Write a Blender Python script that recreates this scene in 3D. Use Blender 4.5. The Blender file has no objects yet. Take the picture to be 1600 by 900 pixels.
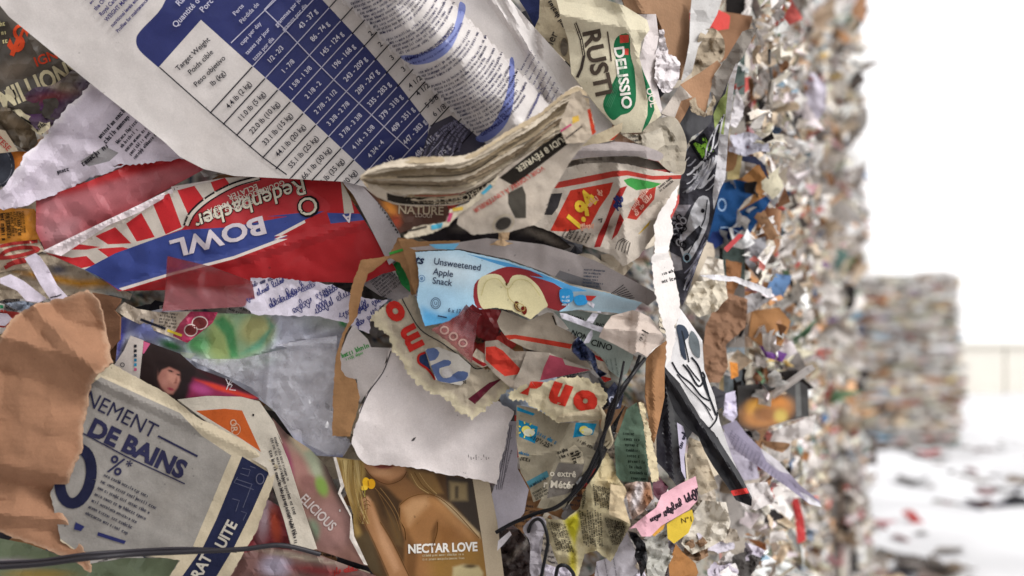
import bpy, bmesh, math, random
import numpy as np
from mathutils import Vector
from mathutils.bvhtree import BVHTree
from mathutils.geometry import delaunay_2d_cdt

# ---------------------------------------------------------------- camera, world, sun, exposure
R = math.radians
SC = bpy.context.scene
COL = SC.collection
F, CX, CY, EYE = 1386.0, 800.0, 540.0, 1.5     # focal length in photo pixels, principal column, horizon row, eye height
cam_d = bpy.data.cameras.new('camera'); cam = bpy.data.objects.new('camera', cam_d); COL.objects.link(cam)
cam.location = (0, 0, EYE); cam.rotation_euler = (R(90), 0, 0)
cam_d.sensor_width = 36; cam_d.lens = 36 * F / 1600; cam_d.shift_y = 90 / 1600
cam_d.clip_start = .05; cam_d.clip_end = 1500
cam_d.dof.use_dof = True; cam_d.dof.focus_distance = .965
cam_d.dof.aperture_fstop = (cam_d.lens / 1000) / .0132
SC.camera = cam

SUN_EL, SUN_AZ = 40, 66            # azimuth measured from -Y (behind the camera) towards +X
sd = Vector((math.sin(R(SUN_AZ)) * math.cos(R(SUN_EL)), -math.cos(R(SUN_AZ)) * math.cos(R(SUN_EL)), math.sin(R(SUN_EL))))
sun_d = bpy.data.lights.new('sun', 'SUN'); sun = bpy.data.objects.new('sun', sun_d); COL.objects.link(sun)
sun.rotation_euler = sd.to_track_quat('Z', 'Y').to_euler(); sun.location = (6, -4, 8)
sun_d.energy = 1.5; sun_d.angle = R(14); sun_d.color = (1, .98, .96)
W = bpy.data.worlds.new('World'); SC.world = W; W.use_nodes = True
wn, wl = W.node_tree.nodes, W.node_tree.links
sky = wn.new('ShaderNodeTexSky'); sky.sky_type = 'NISHITA'; sky.sun_disc = False
sky.sun_elevation = R(SUN_EL); sky.sun_rotation = math.atan2(sd.x, sd.y)
sky.air_density = 1.0; sky.dust_density = 1.5; sky.ozone_density = 1.0
hs = wn.new('ShaderNodeHueSaturation'); hs.inputs['Saturation'].default_value = .16
cl = wn.new('ShaderNodeMix'); cl.data_type = 'RGBA'; cl.inputs['Factor'].default_value = .8      # thick even cloud over the sky
wl.new(sky.outputs[0], hs.inputs['Color']); wl.new(hs.outputs[0], cl.inputs['A']); cl.inputs['B'].default_value = (8.0, 7.88, 7.9, 1)
wl.new(cl.outputs['Result'], wn['Background'].inputs[0])
wn['Background'].inputs[1].default_value = .15
SC.view_settings.view_transform = 'Standard'; SC.view_settings.look = 'None'
SC.view_settings.exposure = 0.46; SC.view_settings.gamma = 1
SC.view_settings.use_curve_mapping = False
SC.cycles.max_bounces = 6; SC.cycles.transparent_max_bounces = 10

# ---------------------------------------------------------------- helpers: colour, zoom frames, noise
rnd = random.Random(7)
GAIN = .97
def C(hx, g=None):
    hx = hx.lstrip('#'); o = []
    for i in (0, 2, 4):
        v = int(hx[i:i+2], 16) / 255
        v = v / 12.92 if v <= .04045 else ((v + .055) / 1.055) ** 2.4
        o.append(min(.86, v * (g or GAIN)))
    return tuple(o)
ZF = {'z1': (0,0,3.5556), 'z2': (400,0,3.5556), 'z3': (800,0,3.5556), 'z4': (0,220,3.5556), 'z5': (400,220,3.5556), 'z6': (800,220,3.5556),
      'y1': (0,440,3.5556), 'y2': (400,440,3.5556), 'y3': (800,440,3.5556), 'x1': (0,647,3.5556), 'x2': (400,647,3.5556), 'x3': (800,647,3.5556),
      'a1': (0,20,3.75), 'a2': (0,360,5.625), 'a3': (560,460,4.5), 'a4': (760,460,4.5), 'a5': (780,620,3.2143), 'a6': (1000,40,3.75),
      'a7': (1000,240,3.75), 'a8': (1020,460,2.647), 'r1': (1100,0,2.0), 'r2': (1100,450,2.0)}
def z(k, *v):
    x0, y0, s = ZF[k]
    return [(x0 + v[i] / s, y0 + v[i+1] / s) for i in range(0, len(v), 2)]
def q(k, x, y): return z(k, x, y)[0]

def hsh(ix, iy, s):
    n = (ix.astype(np.int64) * 374761393 + iy.astype(np.int64) * 668265263 + int(s) * 1442695041) & 0xFFFFFFFF
    n = ((n ^ (n >> 13)) * 1274126177) & 0xFFFFFFFF
    n = ((n ^ (n >> 16)) * 2246822519) & 0xFFFFFFFF
    return ((n ^ (n >> 15)) & 0xFFFFFF) / float(0xFFFFFF)
def vn(x, y, s=0):
    x = np.asarray(x, float); y = np.asarray(y, float)
    ix, iy = np.floor(x), np.floor(y); fx, fy = x - ix, y - iy
    fx = fx * fx * (3 - 2 * fx); fy = fy * fy * (3 - 2 * fy)
    a, b = hsh(ix, iy, s), hsh(ix + 1, iy, s); c, d = hsh(ix, iy + 1, s), hsh(ix + 1, iy + 1, s)
    return (a + (b - a) * fx) * (1 - fy) + (c + (d - c) * fx) * fy
def f1sq(x, y, s):
    ix, iy = np.floor(x), np.floor(y); best = np.full(np.shape(x), 9.)
    for dx in (-1, 0, 1):
        for dy in (-1, 0, 1):
            cx = ix + dx + hsh(ix + dx, iy + dy, s); cy = iy + dy + hsh(ix + dx, iy + dy, s + 77)
            best = np.minimum(best, (x - cx) ** 2 + (y - cy) ** 2)
    return best
def facets(x, y, s):               # piecewise planar, sharp creases: crumpled paper
    return f1sq(x, y, s) - f1sq(x, y, s + 131)

# ---------------------------------------------------------------- the near face as a place: pixel + height above the bale face -> point
def dbase(px):
    px = np.asarray(px, float)
    return .93 + .07 * px / 1000 + .85 * np.maximum(0, (px - 1010) / 1000)
def P3(px, py, h):
    d = dbase(px) - h
    return np.stack([(np.asarray(px) - CX) / F * d, d, EYE + (CY - np.asarray(py)) / F * d], -1)
def inside(pts, poly):
    x, y = pts[:, 0], pts[:, 1]; r = np.zeros(len(pts), bool); n = len(poly)
    for i in range(n):
        x0, y0 = poly[i]; x1, y1 = poly[(i + 1) % n]
        if y0 == y1: continue
        c = ((y0 > y) != (y1 > y)) & (x < (x1 - x0) * (y - y0) / (y1 - y0) + x0)
        r ^= c
    return r
def segdist(pts, poly, closed=True):
    d = np.full(len(pts), 1e9); n = len(poly)
    for i in range(n if closed else n - 1):
        a = np.array(poly[i]); b = np.array(poly[(i + 1) % n]); ab = b - a
        t = np.clip(((pts - a) @ ab) / (ab @ ab + 1e-9), 0, 1)
        d = np.minimum(d, np.hypot(*(pts - a - t[:, None] * ab).T))
    return d
def dens(poly, sp, closed=True):
    o = []; n = len(poly)
    for i in range(n if closed else n - 1):
        a, b = poly[i], poly[(i + 1) % n]; k = max(1, int(math.hypot(b[0]-a[0], b[1]-a[1]) / sp))
        for j in range(k): o.append((a[0] + (b[0]-a[0]) * j / k, a[1] + (b[1]-a[1]) * j / k))
    if not closed: o.append(tuple(poly[-1]))
    return o
def smooth(poly, closed=True, k=5):
    o = []; n = len(poly); rng = range(n if closed else n - 1)
    g = (lambda i: poly[i % n]) if closed else (lambda i: poly[max(0, min(n - 1, i))])
    for i in rng:
        p0, p1, p2, p3 = g(i-1), g(i), g(i+1), g(i+2)
        for j in range(k):
            t = j / k
            o.append(tuple(.5 * (2*p1[c] + (p2[c]-p0[c])*t + (2*p0[c]-5*p1[c]+4*p2[c]-p3[c])*t*t + (3*p1[c]-p0[c]-3*p2[c]+p3[c])*t**3) for c in (0, 1)))
    if not closed: o.append(tuple(poly[-1]))
    return o

# ---------------------------------------------------------------- materials
MATS = {}
def material(name, rough=.8, spec=.3, bump=.25, bscale=240, dirt=.16, alpha=1., metal=0., coat=0., corr=False, crease=0.):
    if name in MATS: return MATS[name]
    m = bpy.data.materials.new(name); m.use_nodes = True; nt = m.node_tree; N, L = nt.nodes, nt.links
    b = N['Principled BSDF']; at = N.new('ShaderNodeAttribute'); at.attribute_name = 'Col'
    tc = N.new('ShaderNodeTexCoord'); oi = N.new('ShaderNodeObjectInfo'); ad = N.new('ShaderNodeVectorMath'); ad.operation = 'ADD'
    cx = N.new('ShaderNodeCombineXYZ')
    for i in range(3): L.new(oi.outputs['Random'], cx.inputs[i])
    sc = N.new('ShaderNodeVectorMath'); sc.operation = 'SCALE'; sc.inputs['Scale'].default_value = 37; L.new(cx.outputs[0], sc.inputs[0])
    L.new(tc.outputs['Object'], ad.inputs[0]); L.new(sc.outputs[0], ad.inputs[1]); V = ad.outputs[0]
    def noise(s, det=4, r=.6):
        n = N.new('ShaderNodeTexNoise'); n.inputs['Scale'].default_value = s; n.inputs['Detail'].default_value = det; n.inputs['Roughness'].default_value = r
        L.new(V, n.inputs['Vector']); return n.outputs['Fac']
    def rng(src, a, c, d, e):
        n = N.new('ShaderNodeMapRange'); n.inputs[1].default_value = a; n.inputs[2].default_value = c; n.inputs[3].default_value = d; n.inputs[4].default_value = e
        L.new(src, n.inputs[0]); return n.outputs[0]
    def mul(a, c):
        n = N.new('ShaderNodeMath'); n.operation = 'MULTIPLY'; L.new(a, n.inputs[0]); L.new(c, n.inputs[1]); return n.outputs[0]
    blot = rng(noise(22, 5, .65), .3, .7, 1 - dirt, 1 + dirt * .35)
    grain = rng(noise(700, 2), .3, .7, .93, 1.05)
    speck = rng(noise(190, 1), .76, .82, 1, .6)
    fac = mul(mul(blot, grain), speck)
    vm = N.new('ShaderNodeVectorMath'); vm.operation = 'SCALE'; L.new(at.outputs['Color'], vm.inputs[0]); L.new(fac, vm.inputs['Scale'])
    if name == 'scrap':
        st = N.new('ShaderNodeTexNoise'); st.inputs['Scale'].default_value = 75; st.inputs['Detail'].default_value = 3; L.new(V, st.inputs['Vector'])
        fac = mul(fac, rng(st.outputs['Fac'], .52, .64, 1, .6))
        L.new(fac, vm.inputs['Scale'])
    # worn yellow-brown tint in patches
    mx = N.new('ShaderNodeMix'); mx.data_type = 'RGBA'; mx.blend_type = 'MULTIPLY'
    L.new(rng(noise(9, 4), .5, .78, 0, dirt * 1.8), mx.inputs['Factor']); L.new(vm.outputs[0], mx.inputs['A']); mx.inputs['B'].default_value = (.84, .77, .68, 1)
    L.new(mx.outputs['Result'], b.inputs['Base Color'])
    b.inputs['Roughness'].default_value = rough; b.inputs['Specular IOR Level'].default_value = spec
    b.inputs['Metallic'].default_value = metal; b.inputs['Coat Weight'].default_value = coat; b.inputs['Coat Roughness'].default_value = .18
    if alpha < 1: L.new(rng(noise(30, 3), .3, .7, alpha - .1, alpha + .12), b.inputs['Alpha'])
    bp = N.new('ShaderNodeBump'); bp.inputs['Strength'].default_value = bump; bp.inputs['Distance'].default_value = .002
    src = noise(bscale, 6, .65)
    if crease:                                         # hard wrinkles: noise-bent cell edges at two sizes
        dn = N.new('ShaderNodeTexNoise'); dn.inputs['Scale'].default_value = 14; L.new(V, dn.inputs['Vector'])
        dv = N.new('ShaderNodeVectorMath'); dv.operation = 'MULTIPLY_ADD'; dv.inputs[1].default_value = (.03, .03, .03); L.new(dn.outputs['Color'], dv.inputs[0]); L.new(V, dv.inputs[2])
        for sc_, k_ in ((19, crease), (47, crease * .45)):
            vo = N.new('ShaderNodeTexVoronoi'); vo.inputs['Scale'].default_value = sc_; vo.distance = 'EUCLIDEAN'; L.new(dv.outputs[0], vo.inputs['Vector'])
            vo2 = N.new('ShaderNodeTexVoronoi'); vo2.inputs['Scale'].default_value = sc_ * .83; L.new(dv.outputs[0], vo2.inputs['Vector'])
            sub = N.new('ShaderNodeMath'); sub.operation = 'SUBTRACT'; L.new(vo.outputs['Distance'], sub.inputs[0]); L.new(vo2.outputs['Distance'], sub.inputs[1])
            mm = N.new('ShaderNodeMath'); mm.operation = 'MULTIPLY_ADD'; mm.inputs[1].default_value = k_; L.new(sub.outputs[0], mm.inputs[0]); L.new(src, mm.inputs[2]); src = mm.outputs[0]
    if corr:
        w = N.new('ShaderNodeTexWave'); w.inputs['Scale'].default_value = 55; w.inputs['Distortion'].default_value = 1.2; w.bands_direction = 'Z'
        L.new(V, w.inputs['Vector']); a = N.new('ShaderNodeMath'); a.operation = 'MULTIPLY_ADD'; a.inputs[1].default_value = .1
        L.new(w.outputs['Fac'], a.inputs[0]); L.new(src, a.inputs[2]); src = a.outputs[0]
    L.new(src, bp.inputs['Height']); L.new(bp.outputs[0], b.inputs['Normal'])
    MATS[name] = m; return m
material('paper', .82, .12, .3, 200, .14, crease=1.6)
material('news', .95, .06, .4, 160, .24, crease=1.8)
material('gloss', .45, .2, .12, 60, .12, coat=.05, crease=1.3)
material('card', .92, .08, .35, 260, .2, corr=True, crease=0.9)
material('plastic', .42, .26, .2, 50, .12, coat=.12, crease=1.8)
material('blackplastic', .3, .16, .05, 40, .1, crease=.3)
material('film', .22, .5, .3, 40, .12, alpha=.62, coat=.4, crease=2)
material('clearfilm', .2, .5, .15, 35, .1, alpha=.34, coat=.3, crease=1.2)
material('ink', .85, .08, .1, 300, .22)
material('wire', .5, .4, .2, 300, .2)
material('scrap', .85, .12, .35, 120, .22)

# ---------------------------------------------------------------- object plumbing
WO = {}
def empty(name, loc):
    e = bpy.data.objects.new(name, None); COL.objects.link(e); e.location = loc; e.empty_display_size = .1; WO[e.name] = Vector(loc); return e
def meshobj(name, verts, faces, cols, mat, parent=None, thick=0, smooth_=True, origin=None, sharp=0):
    verts = np.asarray(verts, float)
    o_ = np.array(origin if origin is not None else verts.mean(0)) if len(verts) else np.zeros(3)
    if thick:                                         # own back and cut edge, so that the rim stays a hard edge
        fa = np.asarray(faces); n = len(verts); back = verts + np.array([0, thick, 0])
        e = np.concatenate([fa[:, [0, 1]], fa[:, [1, 2]], fa[:, [2, 0]]]); ci = np.concatenate([np.arange(len(fa)) * 3 + k_ for k_ in range(3)])
        key = np.sort(e, 1); key = key[:, 0] * n + key[:, 1]; u_, inv, cnt = np.unique(key, return_inverse=True, return_counts=True); bd = cnt[inv] == 1; e = e[bd]; ec = np.asarray(cols)[ci[bd]]
        rv = np.concatenate([verts[e[:, 0]], verts[e[:, 1]], back[e[:, 1]], back[e[:, 0]]]); m_ = len(e); k_ = 2 * n + np.arange(m_)
        rim_f = np.stack([k_ + m_, k_, k_ + 3 * m_, k_ + 2 * m_], 1)
        cols = np.concatenate([cols, np.asarray(cols).reshape(-1, 3, 3)[:, ::-1].reshape(-1, 3), np.repeat(ec, 4, 0)])
        faces = [list(f_) for f_ in fa] + [list(f_[::-1] + n) for f_ in fa] + [list(f_) for f_ in rim_f]; verts = np.concatenate([verts, back, rv])
    me = bpy.data.meshes.new(name); me.from_pydata((verts - o_).tolist(), [], [list(map(int, f)) for f in faces]); 
    ca = me.color_attributes.new('Col', 'FLOAT_COLOR', 'CORNER')
    ca.data.foreach_set('color', np.concatenate([cols, np.ones((len(cols), 1))], 1).astype(np.float32).ravel())
    me.materials.append(MATS[mat] if isinstance(mat, str) else mat)
    if smooth_: me.polygons.foreach_set('use_smooth', [True] * len(me.polygons))
    if smooth_ and sharp: me.set_sharp_from_angle(angle=R(sharp))
    ob = bpy.data.objects.new(name, me); COL.objects.link(ob); ob.location = o_
    if parent is not None:
        ob.parent = parent; ob.location = Vector(o_) - WO[parent.name]
    WO[ob.name] = Vector(o_)
    return ob
def tag(o, label=None, cat=None, group=None, kind=None):
    for k, v in (('label', label), ('category', cat), ('group', group), ('kind', kind)):
        if v: o[k] = v
    return o
def cornercol(faces, vcol): return np.asarray(vcol)[np.asarray(faces).ravel()]

# ---------------------------------------------------------------- print: lettering, rules, marks, laid in photo pixels on a sheet
TXT = {}
def textmesh(s, bold=0.):
    k = (s, bold)
    if k not in TXT:
        cu = bpy.data.curves.new('t', 'FONT'); cu.body = s; cu.size = 1; cu.resolution_u = 3; cu.offset = bold; cu.fill_mode = 'FRONT'
        ob = bpy.data.objects.new('t', cu); me = bpy.data.meshes.new_from_object(ob); me.calc_loop_triangles()
        v = np.array([p.co[:2] for p in me.vertices]).reshape(-1, 2); t = np.array([list(p.vertices) for p in me.loop_triangles]).reshape(-1, 3)
        bpy.data.objects.remove(ob); bpy.data.curves.remove(cu); bpy.data.meshes.remove(me); TXT[k] = (v / .70, t)
    return TXT[k]
def T(s, p, ang, size, col='#202028', al='c', sx=1., shear=0., bold=.012, warp=None):
    v, t = textmesh(s, bold)
    if not len(v): return (np.zeros((0, 2)), np.zeros((0, 3), int), C(col))
    v = v.copy(); w = v[:, 0].max()
    v[:, 0] += {'c': -w / 2, 'l': 0, 'r': -w}[al]
    if al == 'c': v[:, 1] -= .5 if len(s) > 1 else (v[:, 1].min() + v[:, 1].max()) / 2
    v[:, 0] = v[:, 0] * sx + v[:, 1] * shear; v *= size
    if warp: v = warp(v)
    a = R(ang); ca, sa = math.cos(a), math.sin(a)
    return (np.stack([p[0] + v[:, 0] * ca - v[:, 1] * sa, p[1] - (v[:, 0] * sa + v[:, 1] * ca)], 1), t, C(col))
def PG(pts, col):
    pts = [tuple(p) for p in pts]; n = len(pts)
    from mathutils.geometry import tessellate_polygon
    t = tessellate_polygon([[Vector((x, y, 0)) for x, y in pts]])
    return (np.array(pts), np.array(t).reshape(-1, 3), C(col))
def LN(pts, w, col, closed=False, sp=7):
    pts = dens(pts, sp, closed); 
    if closed: pts = pts + [pts[0]]
    p = np.array(pts); d = np.gradient(p, axis=0); d /= np.linalg.norm(d, axis=1)[:, None] + 1e-9
    n = np.stack([-d[:, 1], d[:, 0]], 1) * w / 2; k = len(p)
    t = [x for i in range(k - 1) for x in ((i, i + 1, k + i), (i + 1, k + i + 1, k + i))]
    return (np.concatenate([p + n, p - n]), np.array(t), C(col))
def EL(c, rx, ry, ang, col, w=0, n=26):
    a = np.linspace(0, 2 * math.pi, n, endpoint=False); ca, sa = math.cos(R(ang)), math.sin(R(ang))
    u, v = rx * np.cos(a), ry * np.sin(a); pts = list(zip(c[0] + u * ca - v * sa, c[1] - (u * sa + v * ca)))
    return LN(pts, w, col, True, 4) if w else PG(pts, col)
def merge(parts, col):
    V, Tt, n = [], [], 0
    for v, t in parts: V.append(v); Tt.append(np.asarray(t) + n); n += len(v)
    return (np.concatenate(V), np.concatenate(Tt), col)
def GK(p, ang, length, size, col='#26262c', lines=1, gap=None, seed=1, end=0., path=None, fill=.8):
    """unreadable small print: word-like runs of little strokes along each line"""
    r = random.Random(seed); gap = gap or size * 1.7; quads = []; a = R(ang); ca, sa = math.cos(a), math.sin(a)
    for l in range(lines):
        s = 0; ln = length * (1 - (r.random() * end))
        while s < ln:
            for _ in range(r.randint(2, 8)):
                wd = size * r.uniform(.3, .62); hh = size * r.choice((.62, .62, .7, 1)); lo = -.0 if r.random() > .15 else -size * .28
                k = r.random(); th = size * .2
                if k < .45: rects = [(s, lo, s + th, hh), (s + wd * .6, 0, s + wd * .6 + th, size * .62), (s, size * .45, s + wd * .6, size * .45 + th * .8)]
                elif k < .8: rects = [(s, 0, s + wd * .85, th), (s, size * .5, s + wd * .85, size * .5 + th), (s, 0, s + th, size * .6)]
                else: rects = [(s + wd * .25, lo, s + wd * .25 + th, hh)]
                for x0, y0, x1, y1 in rects:
                    quads.append([(x, y + 0 - l * gap) for x, y in ((x0, y0), (x1, y0), (x1, y1), (x0, y1))])
                s += wd + size * .12
                if s > ln: break
            s += size * .42
    v = np.array(quads).reshape(-1, 2)
    t = np.array([x for i in range(len(quads)) for x in ((4*i, 4*i+1, 4*i+2), (4*i, 4*i+2, 4*i+3))])
    if path is not None:
        return (path(v), t, C(col))
    return (np.stack([p[0] + v[:, 0] * ca - v[:, 1] * sa, p[1] - (v[:, 0] * sa + v[:, 1] * ca)], 1), t, C(col))
def HW(p, ang, length, size, col, seed, w=1.3):
    """a line of illegible handwriting"""
    r = random.Random(seed); a = R(ang); ca, sa = math.cos(a), math.sin(a); parts = []; s = 0
    while s < length:
        pts = []; n = r.randint(3, 8); x = s
        for i in range(n):
            wd = size * r.uniform(.3, .5); hh = size * r.choice((.42, .5, .5, .55, 1.05, 1.0)); lo = -size * .45 if r.random() < .15 else 0
            lp = size * r.uniform(-.02, .16); dx = size * .18
            pts += [(x + dx * .3, lo), (x + wd * .45 + dx * .5 + lp, hh * .6), (x + wd * .35 + dx, hh), (x + wd * .35 - lp + dx * .5, hh * .7), (x + wd * .55, 0 if r.random() < .8 else size * .1)]
            x += wd
        s = x + size * .45
        pts = smooth(pts, False, 4); pp = [(p[0] + x_ * ca - y_ * sa, p[1] - (x_ * sa + y_ * ca)) for x_, y_ in pts]
        v, t, _ = LN(pp, w * r.uniform(.7, 1.05), col, sp=2.5); parts.append((v, t))
    return merge(parts, C(col))

# ---------------------------------------------------------------- soft printed pictures
def softpaint(x, y, base, layers):
    c = np.tile(np.array(base, float), (len(x), 1)); pts = np.stack([x, y], 1)
    for L_ in layers:
        if L_[0] == 'e':
            _, cx, cy, rx, ry, ang, col, so = L_; a = R(ang); dx, dy = x - cx, -(y - cy)
            u = dx * math.cos(a) + dy * math.sin(a); v = -dx * math.sin(a) + dy * math.cos(a)
            d = (np.sqrt((u / rx) ** 2 + (v / ry) ** 2) - 1) * min(rx, ry)
        else:
            _, poly, col, so = L_; d = segdist(pts, poly); d = np.where(inside(pts, poly), -d, d)
        w = np.clip(.5 - d / (2 * so), 0, 1); w = w * w * (3 - 2 * w)
        c = c * (1 - w[:, None]) + np.array(C(col))[None] * w[:, None]
    return c

# ---------------------------------------------------------------- the sheet
def finer(v, t, m=4.6):
    for _ in range(4):
        a = v[t]; e = np.stack([np.hypot(*(a[:, i] - a[:, (i+1) % 3]).T) for i in range(3)], 1).max(1); big = e > m
        if not big.any(): break
        tb = t[big]; n = len(v); k = len(tb); mids = [(v[tb[:, i]] + v[tb[:, (i+1) % 3]]) / 2 for i in range(3)]
        v = np.concatenate([v] + mids); m0, m1, m2 = n + np.arange(k), n + k + np.arange(k), n + 2 * k + np.arange(k)
        t = np.concatenate([t[~big], np.stack([tb[:, 0], m0, m2], 1), np.stack([m0, tb[:, 1], m1], 1), np.stack([m2, m1, tb[:, 2]], 1), np.stack([m0, m1, m2], 1)])
    return v, t
SEED = [100]
def sheet(name, label, cat, pts, h=0., col='#d8d4d0', mat='paper', t=(0, 0), folds=(), bul=(), f=None, crum=(.0025, 70), wav=(.004, 160), regions=(),
          prints=(), paint=None, tear=0., rim=None, curl=.0035, sp=5.5, thick=.0005, sm=False, parent=None, group=None, printname='lettering', lift=.0007, sharp=13):
    SEED[0] += 1; s = SEED[0]
    pts = smooth(pts) if sm else list(pts)
    out = np.array(dens(pts, sp * .8))
    if tear:
        d = np.roll(out, -1, 0) - np.roll(out, 1, 0); nrm = np.stack([-d[:, 1], d[:, 0]], 1) / (np.hypot(*d.T)[:, None] + 1e-6)
        a = np.cumsum(np.hypot(*(np.roll(out, -1, 0) - out).T))
        k = (vn(a / 31, a * 0 + .5, s) - .5) * 1.7 + (vn(a / 11, a * 0 + 1.5, s) - .5) * .9 + (hsh(np.floor(a / 2.5), np.floor(a * 0), s) - .5) * 1.1
        out = out + nrm * (k * tear)[:, None]
    c0 = out.mean(0)
    def H(x, y):
        r = h + t[0] * (x - c0[0]) / 100 + t[1] * (y - c0[1]) / 100
        if crum: r = r + 1.5 * crum[0] * (facets(x / crum[1], y / crum[1], s) + .35 * facets(x / crum[1] * 2.7, y / crum[1] * 2.7, s + 9))
        if wav: r = r + wav[0] * (vn(x / wav[1], y / wav[1], s + 3) - .5) * 2
        for (x0, y0, x1, y1, amp, w) in folds:
            L_ = math.hypot(x1 - x0, y1 - y0); d = ((x - x0) * (y1 - y0) - (y - y0) * (x1 - x0)) / L_
            r = r + amp * np.maximum(0, 1 - np.abs(d) / w)
        for (cx, cy, rx, ry, ang, amp) in bul:
            a = R(ang); dx, dy = x - cx, -(y - cy); u = (dx * math.cos(a) + dy * math.sin(a)) / rx; v = (-dx * math.sin(a) + dy * math.cos(a)) / ry
            r = r + amp * np.exp(-(u * u + v * v))
        if f: r = r + f(x, y)
        if curl:
            e = segdist(np.stack([x, y], 1), out[::2]); r = r + curl * np.exp(-e / 14) * (vn(x / 60, y / 60, s + 5) - .45) * 2.2
        return r
    # planar triangulation with the outline and the printed fields as constraints
    P, E = [], []
    def addloop(lp):
        n0 = len(P); P.extend(map(tuple, lp)); E.extend((n0 + i, n0 + (i + 1) % len(lp)) for i in range(len(lp)))
    addloop(out)
    regs = []
    for rp, rc in regions:
        rp = dens(rp, sp * 1.2); regs.append((rp, C(rc))); addloop(rp)
    lo, hi = out.min(0), out.max(0)
    gx, gy = np.meshgrid(np.arange(lo[0], hi[0], sp), np.arange(lo[1], hi[1], sp * .87)); gx = gx + (np.arange(gx.shape[0]) % 2)[:, None] * sp / 2
    g = np.stack([gx.ravel(), gy.ravel()], 1); g = g + (np.stack([hsh(np.round(g[:, 0] * 3), np.round(g[:, 1] * 3), s), hsh(np.round(g[:, 0] * 3), np.round(g[:, 1] * 3), s + 1)], 1) - .5) * sp * .3
    ok = inside(g, out) & (segdist(g, out) > sp * .45)
    g = g[ok]
    P.extend(map(tuple, g))
    vs, _, fs, *_ = delaunay_2d_cdt([Vector(p) for p in P], E, [], 0, 1e-4)
    V = np.array([v[:] for v in vs]); Fc = np.array([f_ for f_ in fs if len(f_) == 3])
    cen = V[Fc].mean(1); ok = inside(cen, out); Fc = Fc[ok][:, ::-1]; cen = cen[ok]
    used = np.unique(Fc); mp = np.zeros(len(V), int); mp[used] = np.arange(len(used)); V = V[used]; Fc = mp[Fc]
    x, y = V[:, 0], V[:, 1]
    pos = P3(x, y, H(x, y))
    base = C(col)
    vc = softpaint(x, y, base, paint) if paint else np.tile(base, (len(V), 1))
    cc = vc[Fc]                                       # faces x 3 x rgb
    for rp, rc in regs:
        ins = inside(cen, rp); cc[ins] = np.array(rc)
    if rim:
        e = segdist(V, out); w = np.clip(1.15 - e / (rim[0] * (.25 + 1.3 * vn(x / 9, y / 9, s + 8))), 0, 1); w = w * w * (3 - 2 * w)
        if len(rim) > 2:                              # only where the given line runs
            w = w * np.clip(1.4 - segdist(V, rim[2], False) / (rim[0] * 2.5), 0, 1)
        wf = w[Fc][..., None]; cc = cc * (1 - wf) + np.array(C(rim[1])) * wf
    ob = meshobj(name, pos, Fc, cc.reshape(-1, 3), mat, parent, thick, sharp=sharp)
    if label: tag(ob, label, cat, group)
    if prints:
        VV, TT, CCo, n = [], [], [], 0
        tree = BVHTree.FromPolygons(pos.tolist(), Fc.tolist()); eye = Vector((0, 0, EYE))
        def onto(pv, up):                             # lay the print on the sheet's own facets
            g_ = P3(pv[:, 0], pv[:, 1], H(pv[:, 0], pv[:, 1])); o_ = np.empty_like(g_)
            for j in range(len(g_)):
                d = Vector(g_[j]) - eye; L_ = d.length; d /= L_; hit = tree.ray_cast(eye, d)[3]
                o_[j] = eye + d * ((hit if hit is not None else L_) - up)
            return o_
        for i, (pv, pt, pc) in enumerate(prints):
            if not len(pt): continue
            ok = inside(pv[pt].mean(1), out); pt = pt[ok]
            if not len(pt): continue
            a = pv[pt]; ar = (a[:, 1, 0]-a[:, 0, 0])*(a[:, 2, 1]-a[:, 0, 1]) - (a[:, 1, 1]-a[:, 0, 1])*(a[:, 2, 0]-a[:, 0, 0])
            pt = np.where((ar > 0)[:, None], pt[:, ::-1], pt)
            pv, pt = finer(pv, pt)
            VV.append(onto(pv, lift + .00003 * i)); TT.append(pt + n); CCo.append(np.tile(pc, (len(pt) * 3, 1))); n += len(pv)
        if VV:
            meshobj(printname, np.concatenate(VV), np.concatenate(TT), np.concatenate(CCo), 'ink', ob)
    return ob

def tube(name, label, cat, path, rad, col='#1a1a1e', mat='wire', n=8, parent=None, group=None, k=6, flat=1.):
    """path: (px, py, height) points; a wire or cord on the bale face"""
    p3 = [(a, b, c) for a, b, c in path]; q2 = []
    m = len(p3)
    for i in range(m - 1):
        g = lambda j: p3[max(0, min(m - 1, j))]
        p0, p1, p2, p3_ = g(i-1), g(i), g(i+1), g(i+2)
        for j in range(k):
            t = j / k; q2.append([.5 * (2*p1[c] + (p2[c]-p0[c])*t + (2*p0[c]-5*p1[c]+4*p2[c]-p3_[c])*t*t + (3*p1[c]-p0[c]-3*p2[c]+p3_[c])*t**3) for c in range(3)])
    q2.append(list(p3[-1])); q2 = np.array(q2)
    return tube3(name, label, cat, P3(q2[:, 0], q2[:, 1], q2[:, 2]), rad, col, mat, n, parent, group, flat)
def tube3(name, label, cat, pos, rad, col, mat, n=8, parent=None, group=None, flat=1.):
    pos = np.asarray(pos, float); d = np.gradient(pos, axis=0); d /= np.linalg.norm(d, axis=1)[:, None] + 1e-9
    u = np.cross(d, (0, 1, .01)); u /= np.linalg.norm(u, axis=1)[:, None] + 1e-9; v = np.cross(u, d)
    a = np.linspace(0, 2 * math.pi, n, endpoint=False)
    ring = pos[:, None] + rad * (u[:, None] * np.cos(a)[None, :, None] + v[:, None] * np.sin(a)[None, :, None] * flat)
    V = ring.reshape(-1, 3); m = len(pos)
    fs = [(i*n + j, i*n + (j+1) % n, (i+1)*n + (j+1) % n, (i+1)*n + j) for i in range(m - 1) for j in range(n)]
    ob = meshobj(name, V, fs, np.tile(C(col), (len(fs) * 4, 1)), mat, parent)
    if label: tag(ob, label, cat, group)
    return ob

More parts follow.
